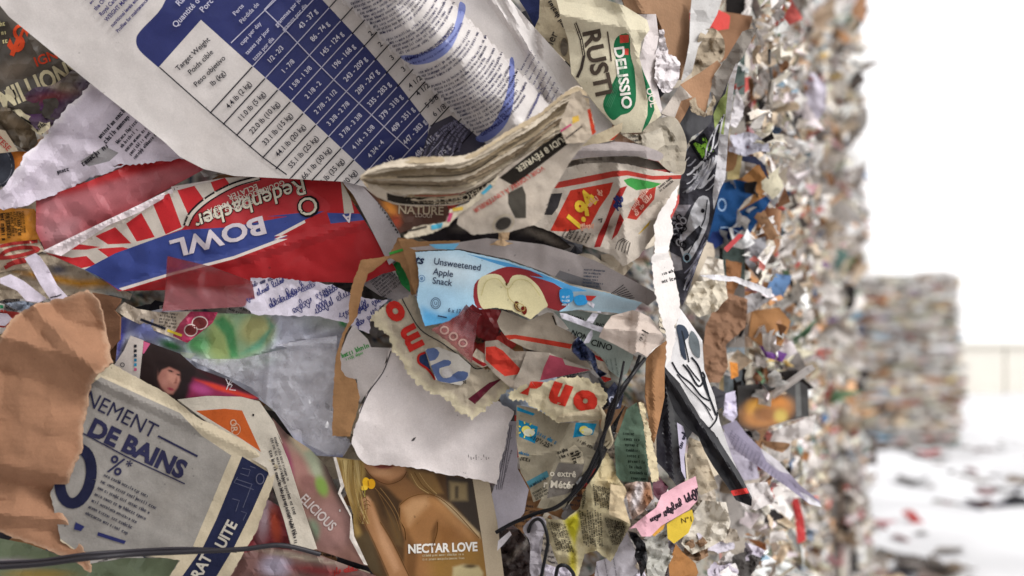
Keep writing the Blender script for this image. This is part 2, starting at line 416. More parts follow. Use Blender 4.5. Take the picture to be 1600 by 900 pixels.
# ---------------------------------------------------------------- the setting: snow, the far low wall
def plainmat(name, col, rough=.9, bump=.3, bscale=4., var=.08, dist=.02):
    m = bpy.data.materials.new(name); m.use_nodes = True; N, L = m.node_tree.nodes, m.node_tree.links; b = N['Principled BSDF']
    tc = N.new('ShaderNodeTexCoord'); n = N.new('ShaderNodeTexNoise'); n.inputs['Scale'].default_value = bscale; n.inputs['Detail'].default_value = 8
    L.new(tc.outputs['Object'], n.inputs['Vector']); r = N.new('ShaderNodeValToRGB'); L.new(n.outputs['Fac'], r.inputs[0])
    r.color_ramp.elements[0].position = .3; r.color_ramp.elements[1].position = .7
    r.color_ramp.elements[0].color = [c * (1 - var) for c in col] + [1]; r.color_ramp.elements[1].color = [min(.9, c * (1 + var * .5)) for c in col] + [1]
    L.new(r.outputs[0], b.inputs['Base Color']); b.inputs['Roughness'].default_value = rough; b.inputs['Specular IOR Level'].default_value = .2
    bp = N.new('ShaderNodeBump'); bp.inputs['Strength'].default_value = bump; bp.inputs['Distance'].default_value = dist
    L.new(n.outputs['Fac'], bp.inputs['Height']); L.new(bp.outputs[0], b.inputs['Normal']); MATS[name] = m; return m
plainmat('snow', (.58, .58, .59), .95, .7, 1.1, .2, .06)
plainmat('pale_concrete', (.72, .69, .62), .9, .15, 6.0, .05)

def ground_z(x, y):
    return (.16 * (vn(x / 1.7, y / 1.7, 5) - .5) + .09 * (vn(x / .5, y / .5, 6) - .5) + .34 * np.exp(-((x - 4.25) / .8) ** 2 - ((y - 10.6) / 1.2) ** 2)
            + .12 * np.exp(-((x - 3.4) / .7) ** 2 - ((y - 7.4) / 1.2) ** 2)) * np.exp(-((np.hypot(x, y) / 60) ** 2))
gx = np.concatenate([-np.geomspace(400, 6, 26), np.linspace(-5, 12, 110), np.geomspace(13, 400, 26)])
gy = np.concatenate([-np.geomspace(400, 6, 20), np.linspace(-5, 20, 150), np.geomspace(21, 900, 30)])
X, Y = np.meshgrid(gx, gy); gv = np.stack([X, Y, ground_z(X, Y)], -1).reshape(-1, 3); nx = len(gx)
gf = [(j*nx+i, j*nx+i+1, (j+1)*nx+i+1, (j+1)*nx+i) for j in range(len(gy)-1) for i in range(nx-1)]
tag(meshobj('ground', gv, gf, np.ones((len(gf)*4, 3)), 'snow', origin=(0, 0, 0)), kind='structure')['label'] = 'trampled white snow covering the yard'

def boxes(name, lst, mat, parent=None, bev=0.):
    bm = bmesh.new()
    for (x0, x1, y0, y1, z0, z1) in lst:
        r = bmesh.ops.create_cube(bm, size=1)['verts']
        for v in r: v.co = Vector(((x0+x1)/2 + v.co.x*(x1-x0), (y0+y1)/2 + v.co.y*(y1-y0), (z0+z1)/2 + v.co.z*(z1-z0)))
    if bev: bmesh.ops.bevel(bm, geom=bm.edges[:], offset=bev, segments=2, affect='EDGES')
    V = np.array([v.co[:] for v in bm.verts]); bm.verts.index_update(); fs = [[v.index for v in f.verts] for f in bm.faces]; bm.free()
    n = sum(len(f) for f in fs)
    return meshobj(name, V, fs, np.ones((n, 3)), mat, parent, smooth_=False)
lw = empty('low_wall', (18, 28.5, 0)); tag(lw, 'low pale concrete wall far across the snow, almost lost in the white', 'wall')
for i in range(8):
    boxes('wall_panel', [(13.2 + i*2.5, 15.66 + i*2.5, 28.2, 28.8, -.2, 1.45)], 'pale_concrete', lw, .03)
boxes('coping', [(13.1, 33.2, 28.1, 28.9, 1.453, 1.6)], 'pale_concrete', lw, .02)

# ---------------------------------------------------------------- bales of waste paper
PAL = ([('#e6e2de', 12), ('#dad4cc', 11), ('#cfc6ba', 9), ('#efedea', 12), ('#c4b49c', 7), ('#d4c6ae', 7), ('#b3a18a', 5), ('#a17b56', 3), ('#8a6444', 2.5), ('#bd946a', 2.5),
        ('#8d8987', 4), ('#65605e', 3), ('#2c2a2c', 3), ('#b04540', 1.7), ('#c0706a', 1.5), ('#456e9c', 1.3), ('#7fa2ba', 1.6), ('#5c8a68', 1.0), ('#c8aa58', 1.3), ('#c08a54', 1.2),
        ('#c496a2', 1.4), ('#6a4c7c', .4), ('#6a9c9a', .8), ('#b9c4d6', 4), ('#c9c0d0', 5), ('#e2d2d4', 9), ('#d8c4bc', 6)])
PC, PW = [tuple(np.array(C(a, 1.5)) * (1.04, .985, .95)) for a, b in PAL], np.array([b for a, b in PAL], float); PW /= PW.sum()
def palette(g, n, dull=0.):
    c = np.array(PC)[g.choice(len(PC), n, p=PW)] * g.uniform(.7, 1.08, (n, 1)); m = c.mean(1, keepdims=True)
    return np.clip(c * (1 - dull) + m * np.array([[1.06, .98, .9]]) * dull, 0, .86)
def scrapset(g, cen, nrm, size, cols, G=3, bend=.5, crump=.10, horiz=0., along=None):
    n = len(cen); nrm = nrm / np.linalg.norm(nrm, axis=1, keepdims=True)
    r = g.normal(size=(n, 3)); r[:, 2] *= 1 - horiz
    if along is not None: r = np.asarray(along)[None] + r * .07 if np.ndim(along) == 1 else along
    t = r - (r * nrm).sum(1, keepdims=True) * nrm; t /= np.linalg.norm(t, axis=1, keepdims=True); b = np.cross(nrm, t)
    u = np.linspace(0, 1, G); U, V = np.meshgrid(u, u); U, V = U.ravel()[None], V.ravel()[None]
    k = g.uniform(-.22, .22, (n, 4, 2)) + np.array([[-.5, -.5], [.5, -.5], [.5, .5], [-.5, .5]])[None]
    pu = sum(w * k[:, i, 0][:, None] for i, w in enumerate(((1-U)*(1-V), U*(1-V), U*V, (1-U)*V)))
    pv = sum(w * k[:, i, 1][:, None] for i, w in enumerate(((1-U)*(1-V), U*(1-V), U*V, (1-U)*V)))
    a = g.normal(0, bend, (n, 4, 1)); hh = a[:, 0] * pu**2 + a[:, 1] * pv**2 + a[:, 2] * pu * pv + a[:, 3] * np.abs(pu) * .5 + g.normal(0, crump, (n, G*G))
    sx, sy = size[:, :1], size[:, 1:]; sm = np.sqrt(sx * sy)
    P = cen[:, None] + t[:, None] * (pu * sx)[..., None] + b[:, None] * (pv * sy)[..., None] + nrm[:, None] * (hh * sm)[..., None]
    q_ = np.array([(j*G+i, j*G+i+1, (j+1)*G+i+1, (j+1)*G+i) for j in range(G-1) for i in range(G-1)])
    fs = (q_[None] + (np.arange(n) * G * G)[:, None, None]).reshape(-1, 4)
    cc = np.repeat(cols, len(q_) * 4, 0)
    return P.reshape(-1, 3), fs, cc
def bale(O, t, nn, length, height, depth, label, group, seed, nscr, nind, smin, smax, horiz=.2, flat=1., dull=.0, facing=1.2, ends=True, G=3, lay=False):
    """O: lower left corner of the front face; t: along the face; nn: out of the face"""
    g = np.random.default_rng(seed); O = np.array(O, float); t = np.array(t, float); nn = np.array(nn, float); up = np.array((0, 0, 1.))
    root = empty('paper_bale', tuple(O + t * length / 2 - nn * depth / 2)); tag(root, label, 'paper bale', group)
    # packed core, its faces pushed in and out
    A, B = 15, 13; V, fs = [], []
    def face(o, a, la, b, lb, n_):
        n0 = len(V); s_ = g.integers(999)
        for j in range(B):
            for i in range(A):
                p = o + a * la * i / (A-1) + b * lb * j / (B-1); e = min(i, A-1-i, j, B-1-j)
                k = -.035 if e == 0 else .02 * float(facets(np.array(i*.7), np.array(j*.7), s_)) - .012
                V.append(p + n_ * k)
        fs.extend((n0+j*A+i, n0+j*A+i+1, n0+(j+1)*A+i+1, n0+(j+1)*A+i) for j in range(B-1) for i in range(A-1))
    face(O, t, length, up, height, nn); face(O + t*length, -nn, depth, up, height, t); face(O - nn*depth, nn, depth, up, height, -t)
    face(O + up*height, t, length, -nn, depth, up); face(O - nn*depth + t*length, -t, length, up, height, -nn)
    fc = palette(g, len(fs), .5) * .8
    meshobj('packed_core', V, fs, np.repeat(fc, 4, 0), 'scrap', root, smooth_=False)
    # pressed scraps: the largest are parts of their own, the rest one mass
    n = nscr + nind; a, b = g.uniform(-.01, 1.01, n), g.uniform(-.01, 1.01, n)
    cen = O + t * (a * length)[:, None] + up * (b * height)[:, None] + nn * (g.uniform(-.035, .045, n) - .03 * (np.abs(b - .5) > .46))[:, None]
    nr = nn * facing + g.normal(0, .75, (n, 3))
    if ends:
        k = g.random(n) < .22
        cen[k] = (O + t * length + up * (b * height)[:, None] - nn * (a * depth * .6)[:, None] + t * g.uniform(-.03, .05, n)[:, None])[k]; nr[k] = (t * facing + g.normal(0, .75, (n, 3)))[k]
        k = g.random(n) < .1
        cen[k] = (O + t * (a * length)[:, None] + up * height - nn * (b * depth * .5)[:, None] + up * g.uniform(-.03, .04, n)[:, None])[k]; nr[k] = (up * facing + g.normal(0, .75, (n, 3)))[k]
    if lay: nr = nn * 1.0 + up * g.normal(.15, .55, (n, 1)) + t * g.normal(0, .15, (n, 1))
    size = np.exp(g.uniform(math.log(smin), math.log(smax), (n, 2))); size[:, 1] *= flat
    big = g.random(n) < .05; size[big] *= 2.3 if not lay else 1
    alo = None
    if not lay:                                       # a part of them are long pressed edges lying along the layers
        lg = g.random(n) < .45; size[lg, 0] *= 2.1; size[lg, 1] *= .42; alo = np.where(lg[:, None], t[None], 0) + g.normal(0, 1, (n, 3)) * np.where(lg, .22, 1)[:, None]
        alo[:, 2] *= np.where(lg, .5, .8)
    size[:nind] = np.maximum(size[:nind], smax * .75 * np.array([1, flat]))
    cols = palette(g, n, dull)
    if lay:
        cols = cols * .82 * np.clip(.75 + .5 * vn(b * height * 9, a * 2, seed), .6, 1.2)[:, None]
        hl = size[:, 0] * .28 / length; a = hl + a * (1 - 2 * hl); cen = O + t * (a * length)[:, None] + up * (b * height)[:, None] + nn * g.uniform(-.035, .045, n)[:, None]
    v_, f_, c_ = scrapset(g, cen[nind:], nr[nind:], size[nind:], cols[nind:], G, horiz=horiz, along=t if lay else alo[nind:], crump=.15)
    tag(meshobj('pressed_scraps', v_, f_, c_, 'scrap', root), kind='stuff')
    for i in range(nind):
        v_, f_, c_ = scrapset(g, cen[i:i+1] + nn * .02, nr[i:i+1], size[i:i+1], cols[i:i+1], 5, crump=.07, horiz=horiz, along=t if lay else alo[i:i+1])
        meshobj('paper_scrap', v_, f_, c_, 'scrap', root)
    for k in (.22, .5, .78):
        p = np.array([O + t * length * s_ + up * height * (k + .02 * math.sin(7 * s_ + k * 9)) + nn * (.035 + .012 * math.sin(11 * s_ + k * 20)) for s_ in np.linspace(0, 1, 16)])
        tube3('baling_wire', None, None, p, .0022, '#2a2a2c', 'wire', 5, root)
    return root

WT = np.array((.373, .928, 0)); WN = np.array((.928, -.373, 0)); WA = np.array((.305, 1.2, 0)); BL, BH = 1.26, 1.05
ROW = ['nearest', 'second', 'third', 'farthest']; TIER = ['bottom', 'second', 'third', 'top']
for tier in range(4):
    for i in range(4):
        if (tier, i) in ((0, 0), (2, 0), (3, 0), (3, 1)): continue
        g_ = random.Random(tier * 10 + i); off = g_.uniform(-.04, .04) + [.06, .02, 0, -.02][tier] * (i > 1)
        O = WA + WT * (BL + .012) * i + WN * off + np.array((0, 0, (BH + .01) * tier)) + WT * g_.uniform(-.02, .02)
        BLX = BL + ([.12, -.02, -.1, -.2][tier] if i == 3 else 0)
        near = 1 / (1 + .9 * i)
        bale(O, WT, WN, BLX, BH, 1.1, 'waste paper bale of the tall blurred stack, %s along the row, %s tier' % (ROW[i], TIER[tier]),
             'bales of the tall stack running away', 40 + tier * 7 + i, [4200, 2600, 1500, 1200][i], 22, [.010, .018, .026, .032][i], [.036, .062, .09, .115][i], horiz=.25, facing=.7, G=4, dull=.2)
# the short stack farther on, seen layer over layer
FT, FN = np.array((.985, .17, 0)) / math.hypot(.985, .17), np.array((.17, -.985, 0)) / math.hypot(.985, .17)
for j, (x, zz, ln, hh, lab) in enumerate([(4.75, 0, 1.92, 1.26, 'lower bale of the short far stack, standing on the snow'), (4.72, 1.27, 1.88, 1.24, 'upper bale of the short far stack, its top against the white sky'),
                                          (3.85, 2.54, 1.28, .78, 'smaller bale lying highest on the short far stack, against the tall stack')]):
    bale((x, 12.9, zz), FT, FN, ln, hh, 1.2, lab, 'bales of the short far stack', 90 + j, 1500, 24, .16, .75, horiz=.92, flat=.14, dull=.1, facing=.5, lay=True, ends=False)

# unseen bales added behind the camera: the row keeps part of the sky off the near bale
for j in range(4):
    for k in range(3):
        bale((.62 - 1.2 * j, -1.15, 1.06 * k), (-1, 0, 0), (0, 1, 0), 1.18, 1.05, 1.1, 'unseen waste paper bale added to block sky light, %s tier, %s from the open end' % (TIER[k], ['first', 'second', 'third', 'fourth'][j]), 'unseen bales added against the sky light', 120 + j * 3 + k, 90, 0, .06, .22)

# litter on the snow
g = np.random.default_rng(3); lit = []
for i in range(110):
    for _ in range(40):                               # litter lies in drifts
        d = 5.6 + 9 * g.random() ** 1.3; px = 1345 + 290 * g.random() ** (1.6 if i % 3 else .8)
        if float(vn(np.array((px - CX) / F * d / .9), np.array(d / 1.6), 21)) > .5: break
    lit.append(((px - CX) / F * d, d))
for i in range(34):
    s_ = g.uniform(3.2, 5.6); p = WA + WT * s_ + WN * (g.uniform(.06, .75) ** 1.2); lit.append((p[0], p[1]))
LC = [C(c, .6) for c in ('#3a3836', '#5c5450', '#77706a', '#8c7a68', '#2a2a30', '#7c3030', '#6a645e', '#9a8c84', '#4c4a58', '#a8a09a')]
LN_ = ['charcoal', 'brown grey', 'grey', 'tan', 'black', 'dull red', 'dark grey', 'beige', 'slate', 'light grey']
for i, (x, y) in enumerate(lit):
    dark = i < 110; sz = g.uniform(.06, .15, (1, 2)) * (1 + 1.6 * g.random() ** 3); zz = float(ground_z(np.array(x), np.array(y)))
    LI = int(g.integers(len(LC))); col = np.array([LC[LI]]) if dark else palette(g, 1)
    nr = np.array([[0, 0, 1.]]) + g.normal(0, .12 if dark else .3, (1, 3))
    v_, f_, c_ = scrapset(g, np.array([[x, y, zz + .012]]), nr, sz, col, 5, .12, .03)
    o = meshobj('litter_scrap', v_, f_, c_, 'scrap')
    cn = LN_[LI] if dark else 'pale'
    tag(o, '%s paper scrap on the snow %s' % (cn, 'in front of the short far stack' if y > 9.5 else 'beyond the foot of the tall stack' if y > 7 else 'nearest along the right edge of the view' if x / y > .47 else 'just past the end of the tall stack') if dark else 'loose paper scrap fallen at the foot of the tall stack', 'paper scrap', 'litter strewn over the snow' if dark else 'scraps fallen at the foot of the tall stack')

for (x, y, lab) in ((5.75, 12.35, 'bright red scrap at the foot of the short far stack'), (5.95, 12.45, 'smaller red scrap at the right corner of the short far stack'), (3.1, 6.9, 'red wrapper on the snow by the foot of the tall stack')):
    v_, f_, c_ = scrapset(g, np.array([[x, y, float(ground_z(np.array(x), np.array(y))) + .05]]), np.array([[0, -.6, 1.]]), np.array([[.17, .1]]), np.array([C('#a03430', 1.)]), 5, .2, .06)
    tag(meshobj('red_litter', v_, f_, c_, 'scrap'), lab, 'paper scrap', 'litter strewn over the snow')

# ---------------------------------------------------------------- the near bale: core, wires, and the scraps that fill it
NB = empty('paper_bale', (-.35, 1.45, 1.08)); tag(NB, 'nearest bale of crushed paper and packaging, filling the left of the view', 'paper bale')
def corepatch():
    xs, ys = np.arange(-220, 1125, 7.), np.arange(-190, 1050, 7.); X, Y = np.meshgrid(xs, ys)
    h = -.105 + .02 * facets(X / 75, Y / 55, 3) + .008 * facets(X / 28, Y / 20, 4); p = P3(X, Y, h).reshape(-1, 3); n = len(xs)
    fs = np.array([(j*n+i, (j+1)*n+i, (j+1)*n+i+1, j*n+i+1) for j in range(len(ys)-1) for i in range(n-1)])
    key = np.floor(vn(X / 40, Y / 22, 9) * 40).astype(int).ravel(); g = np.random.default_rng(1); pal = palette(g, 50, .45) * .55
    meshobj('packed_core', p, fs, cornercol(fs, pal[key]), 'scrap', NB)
    x0, x1, y0, y1, z0, z1 = -.78, .15, 1.2, 2.1, 1.09, 1.98
    v = [(x, y, zz) for x in (x0, x1) for y in (y0, y1) for zz in (z0, z1)]
    f_ = [(0, 1, 3, 2), (4, 6, 7, 5), (0, 4, 5, 1), (2, 3, 7, 6), (0, 2, 6, 4), (1, 5, 7, 3)]
    meshobj('packed_body', v, f_, np.tile(C('#6a5c50'), (24, 1)), 'scrap', NB, smooth_=False)
corepatch()
bale((-.8, 1.03, 0), (1, 0, 0), (0, -1, 0), 1.08, 1.06, 1.0, 'bale of waste paper underneath the nearest bale', 'bales under and over the nearest bale', 71, 200, 0, .05, .2)
for i in range(270):
    r = rnd; px, py = r.uniform(-40, 1120), r.uniform(-20, 930); n = r.randint(5, 7); a0 = r.random() * 6; rr = r.uniform(26, 62); fl = r.uniform(.4, 1)
    if px > 1000: rr *= .75
    pts = [(px + rr * math.cos(a0 + k * 6.283 / n) * r.uniform(.7, 1.25), py + fl * rr * math.sin(a0 + k * 6.283 / n) * r.uniform(.7, 1.25)) for k in range(n)]
    c_ = r.choice(['#cfc8c0', '#dcd8d4', '#b9ab96', '#9a7350', '#8a8684', '#4a4644', '#c2b6a4', '#e0dcd8', '#7a5840', '#a8b4c4', '#35343a', '#b8423c', '#c9bda8'])
    sheet('paper_scrap', None, None, pts, h=(-.075 + .00019 * i), col=c_, mat=r.choice(['paper', 'news', 'gloss']), t=(r.uniform(-.02, .02), r.uniform(-.02, .02)), crum=(.005, 34), tear=2.5, sp=9, parent=NB,
          prints=[GK((px - rr * .7, py - rr * .4), r.uniform(-30, 30), rr * 1.4, 4.5, '#33333a', 5, 8, seed=i, end=.4)] if r.random() < .4 else ())
# ================================================================ the sheets and packages pressed into the near face
def line_h(x0, y0, x1, y1):
    L_ = math.hypot(x1 - x0, y1 - y0)
    return lambda x, y: ((x - x0) * (y1 - y0) - (y - y0) * (x1 - x0)) / L_

# ---- top left: dark glossy page, torn lilac sheet
sheet('magazine_page', 'dark glossy page with a red dollar sign in the top left corner', 'magazine page',
      [(-30, -10), (20, 10), (145, 125), (95, 190), (30, 175), (-30, 190)], .004, '#4a443e', 'gloss', crum=(.006, 55),
      paint=[('e', 60, 60, 60, 30, -40, '#5a5148', 25), ('e', 20, 110, 30, 14, 20, '#6e6256', 12), ('e', 95, 70, 16, 5, -50, '#8a7f72', 6), ('e', 5, 40, 10, 14, 0, '#3a3630', 8)],
      prints=[T('$', q('a1', 105, 155), -22, 44, '#d8502e', sx=.8, bold=.03), T('IGNT', q('a1', 290, 255), 22, 15, '#c8452c', bold=.02),
              T('MILLIONS', q('a1', 225, 415), 24, 30, '#d4caa8', sx=.72, bold=.03), GK(q('a1', 0, 80), 10, 6, 8, '#c8c090', 3, seed=4)])
sheet('purple_wrapper', 'crumpled purple and brown wrapper under the dark dollar sign page', 'wrapper',
      z('a1', 45, 540, 120, 500, 200, 440, 300, 425, 380, 375, 440, 335, 530, 410, 470, 500, 300, 660, 210, 680, 150, 600), .013, '#4a3a4c', 'gloss', crum=(.008, 34), curl=.006, sm=True,
      paint=[('e', 60, 165, 30, 14, 25, '#54305c', 12), ('e', 95, 135, 24, 7, -15, '#8a7c6c', 6), ('e', 78, 152, 26, 6, 10, '#7a3c36', 8), ('e', 115, 120, 20, 10, 30, '#5e554c', 8)])
sheet('torn_label', 'torn cream label edge along the purple wrapper', 'label', z('a1', 0, 460, 60, 440, 110, 480, 60, 530, 150, 590, 220, 640, 290, 640, 300, 670, 240, 720, 190, 690, 90, 600, 0, 520), .016, '#c0b69a', 'paper', crum=(.004, 25), tear=2,
      prints=[LN(z('a1', 75, 450, 100, 500), 3, '#2a2826'), LN(z('a1', 120, 610, 200, 660), 3, '#2a2826'), GK(q('a1', 215, 690), 30, 26, 8, '#3a3632', 2, seed=8)])
sheet('brown_wrapper', 'olive brown crumpled film at the left edge above the orange box', 'wrapper', z('a1', -60, 540, 60, 560, 200, 680, 220, 760, 170, 820, 60, 760, -60, 700), .008, '#4c4236', 'gloss', crum=(.009, 30),
      paint=[('e', 20, 190, 40, 8, -35, '#766650', 8)])
sheet('paper_label', 'small beige label with red print at the left edge', 'label', z('a1', -60, 670, 30, 690, 105, 810, -60, 830), .014, '#a89a86', prints=[T('TESE', q('a1', 22, 765), -45, 9, '#a03a34')])
sheet('orange_box', 'orange carton with a dark round emblem at the left edge', 'carton', z('a1', -60, 815, 150, 812, 190, 840, 110, 900, 40, 1010, -60, 1010), .004, '#c8762e', 'gloss', crum=(.003, 40),
      prints=[EL(q('a1', -10, 900), 26, 34, 0, '#3c3f48'), EL(q('a1', -10, 900), 21, 28, 0, '#6d707a', 1.5)])
sheet('torn_sheet', 'torn lilac white sheet with faint print below the big bag', 'paper sheet',
      z('a1', 530, 410, 620, 440, 900, 690, 1100, 850, 900, 880, 640, 900) + z('z4', 700, 130, 500, 210, 330, 290, 200, 330, 120, 370, 0, 380, -60, 330, -60, 300, 30, 260, 60, 190, 130, 90) + z('a1', 190, 800, 250, 730, 300, 670, 390, 550, 470, 490), .02, '#c9c0cc', 'paper',
      crum=(.0055, 62), wav=(.006, 90), tear=3, rim=(7, '#dcd6da', z('a1', 530, 410, 470, 490, 390, 550, 300, 670, 190, 800, 60, 900)), curl=.006,
      folds=[(60, 260, 190, 150, .006, 20), (100, 210, 250, 240, -.005, 16)],
      regions=[(z('a1', 470, 870, 610, 780, 695, 820, 640, 870, 520, 900), '#8d8a8c')],
      prints=[GK(q('a1', 590, 740), 48, 62, 8, '#3c3a44', 2, 11.5, seed=2), GK(q('a1', 690, 770), 48, 62, 6, '#44424c', 5, 9, seed=3, end=.4), GK(q('a1', 490, 900), 38, 46, 9, '#2c2a30', 1, seed=5), GK(q('z4', 320, 185), 16, 20, 7, '#3a3840', 1, seed=6)])

# ---- the popcorn wrapper, upside down, and its films
sheet('red_film', 'worn translucent red film above the popcorn box', 'plastic film', z('z4', 200, 330, 480, 230, 700, 140, 950, 30, 1130, 160, 800, 340, 500, 500, 250, 610, 200, 500), .018, '#a8434a', 'gloss', crum=(.004, 50), curl=.004,
      paint=[('p', z('z4', 230, 330, 700, 150, 1130, 160, 700, 370, 260, 600), '#a45a60', 10), ('p', z('z4', 240, 290, 950, 25, 1030, 110, 560, 240, 280, 320), '#a8262a', 7), ('e', 90, 350, 30, 34, 20, '#b07a80', 20), ('e', 130, 320, 60, 12, 22, '#b06a70', 12)])
sheet('popcorn_box', 'red, white and blue popcorn box crushed flat and lying upside down', 'popcorn box',
      z('z4', 235, 615, 480, 500, 800, 345, 960, 265, 1250, 205, 1620, 190) + z('z5', 200, 205, 470, 215, 530, 330, 620, 470, 740, 650, 780, 720, 700, 740, 600, 790) + z('z4', 1600, 780, 1300, 800, 900, 830, 660, 835, 560, 760, 470, 715), .024, '#9c1c22', 'gloss',
      crum=(.0035, 80), wav=(.006, 140), folds=[(70, 395, 270, 290, .007, 14), (190, 455, 400, 395, .004, 12)], curl=.003,
      regions=[(z('z4', 235, 615, 480, 500, 800, 345, 960, 265, 1250, 205, 1400, 200, 1100, 400, 1010, 490, 860, 545, 640, 625, 520, 695, 470, 715), '#c3bab0'),
               (z('z4', 360, 605, 440, 575, 560, 590, 480, 605), '#b4252b'), (z('z4', 530, 530, 640, 480, 730, 570, 600, 575), '#b4252b'), (z('z4', 700, 460, 785, 400, 860, 535, 760, 560), '#b4252b'),
               (z('z4', 845, 340, 940, 290, 1010, 480, 920, 520), '#b4252b'), (z('z4', 985, 275, 1080, 250, 1150, 350, 1050, 420), '#b4252b'), (z('z4', 1170, 230, 1250, 205, 1290, 260, 1200, 300), '#b4252b'),
               (z('z4', 240, 620, 400, 650, 480, 640, 535, 690, 440, 710), '#b4252b'), (z('z4', 540, 600, 680, 590, 720, 600, 620, 660), '#b4252b'),
               (smooth(z('z4', 1030, 480, 1060, 410, 1150, 330, 1290, 260, 1430, 215, 1640, 190) + z('z5', 200, 215, 390, 330, 380, 400, 100, 420) + z('z4', 1550, 500, 1300, 520, 1100, 520), True, 3), '#a32a30'),
               (z('z4', 470, 715, 640, 625, 860, 545, 1010, 495, 1280, 480, 1600, 420) + z('z5', 60, 420, 250, 400, 380, 390, 270, 440, 100, 540) + z('z4', 1600, 530, 1300, 640, 940, 735, 660, 830, 560, 760), '#32407e'),
               (z('z4', 660, 820, 940, 735, 1300, 640, 1600, 525) + z('z5', 100, 530, 270, 440, 275, 455, 100, 548) + z('z4', 1600, 545, 1300, 657, 945, 750, 680, 832), '#c9bfb8'),
               (z('z5', 395, 400, 580, 405, 605, 440, 415, 460), '#32407e'), (z('z5', 470, 215, 500, 215, 545, 400, 490, 405), '#b0a89c')],
      prints=[LN(smooth(z('z4', 1035, 470, 1070, 400, 1160, 320, 1300, 245, 1440, 205), False), 9, '#c9c0b4'), LN(smooth(z('z4', 1022, 470, 1057, 395, 1150, 312, 1290, 237, 1430, 197), False), 3, '#241c20'),
              LN(smooth(z('z4', 1048, 475, 1085, 405, 1172, 330, 1310, 255, 1450, 214), False), 2, '#241c20'),
              T('Redenbacher', q('z5', -30, 355), 199, 25, '#1c1618', sx=.96, bold=.04, shear=.1), T('Redenbacher', q('z5', -30, 355), 199, 25, '#cfc8b6', sx=.96, bold=.008, shear=.1),
              T("O", q('z5', 290, 365), 199, 30, '#1c1618', sx=1, bold=.05), T("O", q('z5', 290, 363), 199, 28, '#cfc8b6', sx=1.02, bold=0),
              T('GOURMET', q('z4', 1490, 265), 201, 8, '#c9c0b4'), T('POPPING CORN', q('z4', 1270, 385), 201, 8, '#c9c0b4'), T('GOURMET MAÏS À', q('z4', 1310, 335), 201, 8, '#c9c0b4'), T('ÉCLATER', q('z4', 1350, 285), 202, 8.5, '#c9c0b4'),
              T('BOWL', q('z4', 1215, 535), 195, 27, '#c6bdc4', sx=1.35, bold=.03), T('A', q('z5', 510, 430), 195, 14, '#c6bdc4', bold=.02),
              PG(z('z4', 950, 255, 1150, 175, 1280, 170, 1250, 205, 960, 280), '#b9b0ac'), GK(q('z4', 965, 268), 17, 62, 7, '#2a262a', 1, seed=12), GK(q('z4', 985, 240), 19, 50, 5, '#2a262a', 1, seed=13)])
sheet('white_flap', 'curled white paper edge running down to the white strips', 'paper edge', z('z4', 240, 610, 480, 495, 800, 342, 960, 262, 960, 290, 780, 395, 600, 470, 430, 580, 340, 640), .032, '#d8cdd0', 'paper', crum=(.003, 30), folds=[(90, 385, 260, 300, .004, 8)], sp=4)
sheet('red_sleeve', 'dull red translucent sleeve standing over the popcorn box', 'plastic sleeve', z('z4', 930, 640, 1180, 700, 1400, 780, 1420, 900) + z('y1', 1340, 140, 900, 165, 915, 90), .034, '#7c1e24', 'film', crum=(.003, 60), t=(0, -.01),
      paint=[('p', z('z4', 930, 800, 1400, 860, 1400, 960, 900, 960), '#9c5a60', 6), ('e', 300, 415, 60, 8, -14, '#8a2a30', 6)])
sheet('green_chip', 'small bright green scrap beside the apple snack box', 'paper scrap', z('z5', 760, 690, 790, 665, 830, 700, 860, 790, 855, 840, 810, 800), .02, '#1c7a3a', 'gloss', crum=(.003, 25))
sheet('paper_strip', 'white strip with a column of black print running down under the folded newspaper', 'paper strip', z('z5', 455, 200, 590, 225, 680, 330, 800, 520, 810, 560, 800, 640, 740, 690, 620, 450, 540, 300), .03, '#b4aeb0', 'paper', crum=(.002, 60),
      prints=[GK(q('z5', 620 + i * 23, 262 + i * 36), -2 - i, 17, 5, '#1c1a20', 1, seed=20 + i) for i in range(8)] + [GK(q('z5', 632 + i * 23, 282 + i * 36), -2 - i, 17, 5, '#1c1a20', 1, seed=40 + i) for i in range(7)])

# ---- left edge below: orange carton, red crumpled newspaper, white strips, cardboard
sheet('orange_packet', 'orange yellow packet with small dark lettering at the left edge', 'packet', z('z4', -60, 370, 190, 378, 215, 430, 225, 560, 120, 600, -60, 590), .012, '#c07e2c', 'gloss', crum=(.004, 40),
      prints=[GK(q('z4', 32, 400), -86, 40, 8, '#3a2a1c', 2, 9, seed=31), GK(q('z4', 95, 440), -86, 24, 7, '#4a341c', 1, seed=32), GK(q('z4', 120, 390), -84, 40, 5, '#6a4a20', 7, 4.5, seed=33, end=.3)])
sheet('red_print_page', 'crumpled cream page with red swirls at the left edge', 'newspaper page', z('a2', -60, 130, 150, 100, 340, 80, 390, 180, 300, 210, 220, 250, 280, 340, 120, 345, 0, 370, -60, 370), .018, '#b0a08e', 'news', crum=(.006, 26),
      prints=[LN(smooth(z('a2', 0, 140, 120, 115, 330, 95), False), 5, '#94302e'), LN(smooth(z('a2', 0, 230, 60, 180, 200, 150, 340, 165, 200, 215, 60, 240, -20, 240), False), 6, '#94302e'),
              LN(smooth(z('a2', 40, 330, 120, 290, 230, 270), False), 6, '#94302e'), LN(smooth(z('a2', 60, 300, 150, 262, 240, 245), False), 4, '#94302e')])
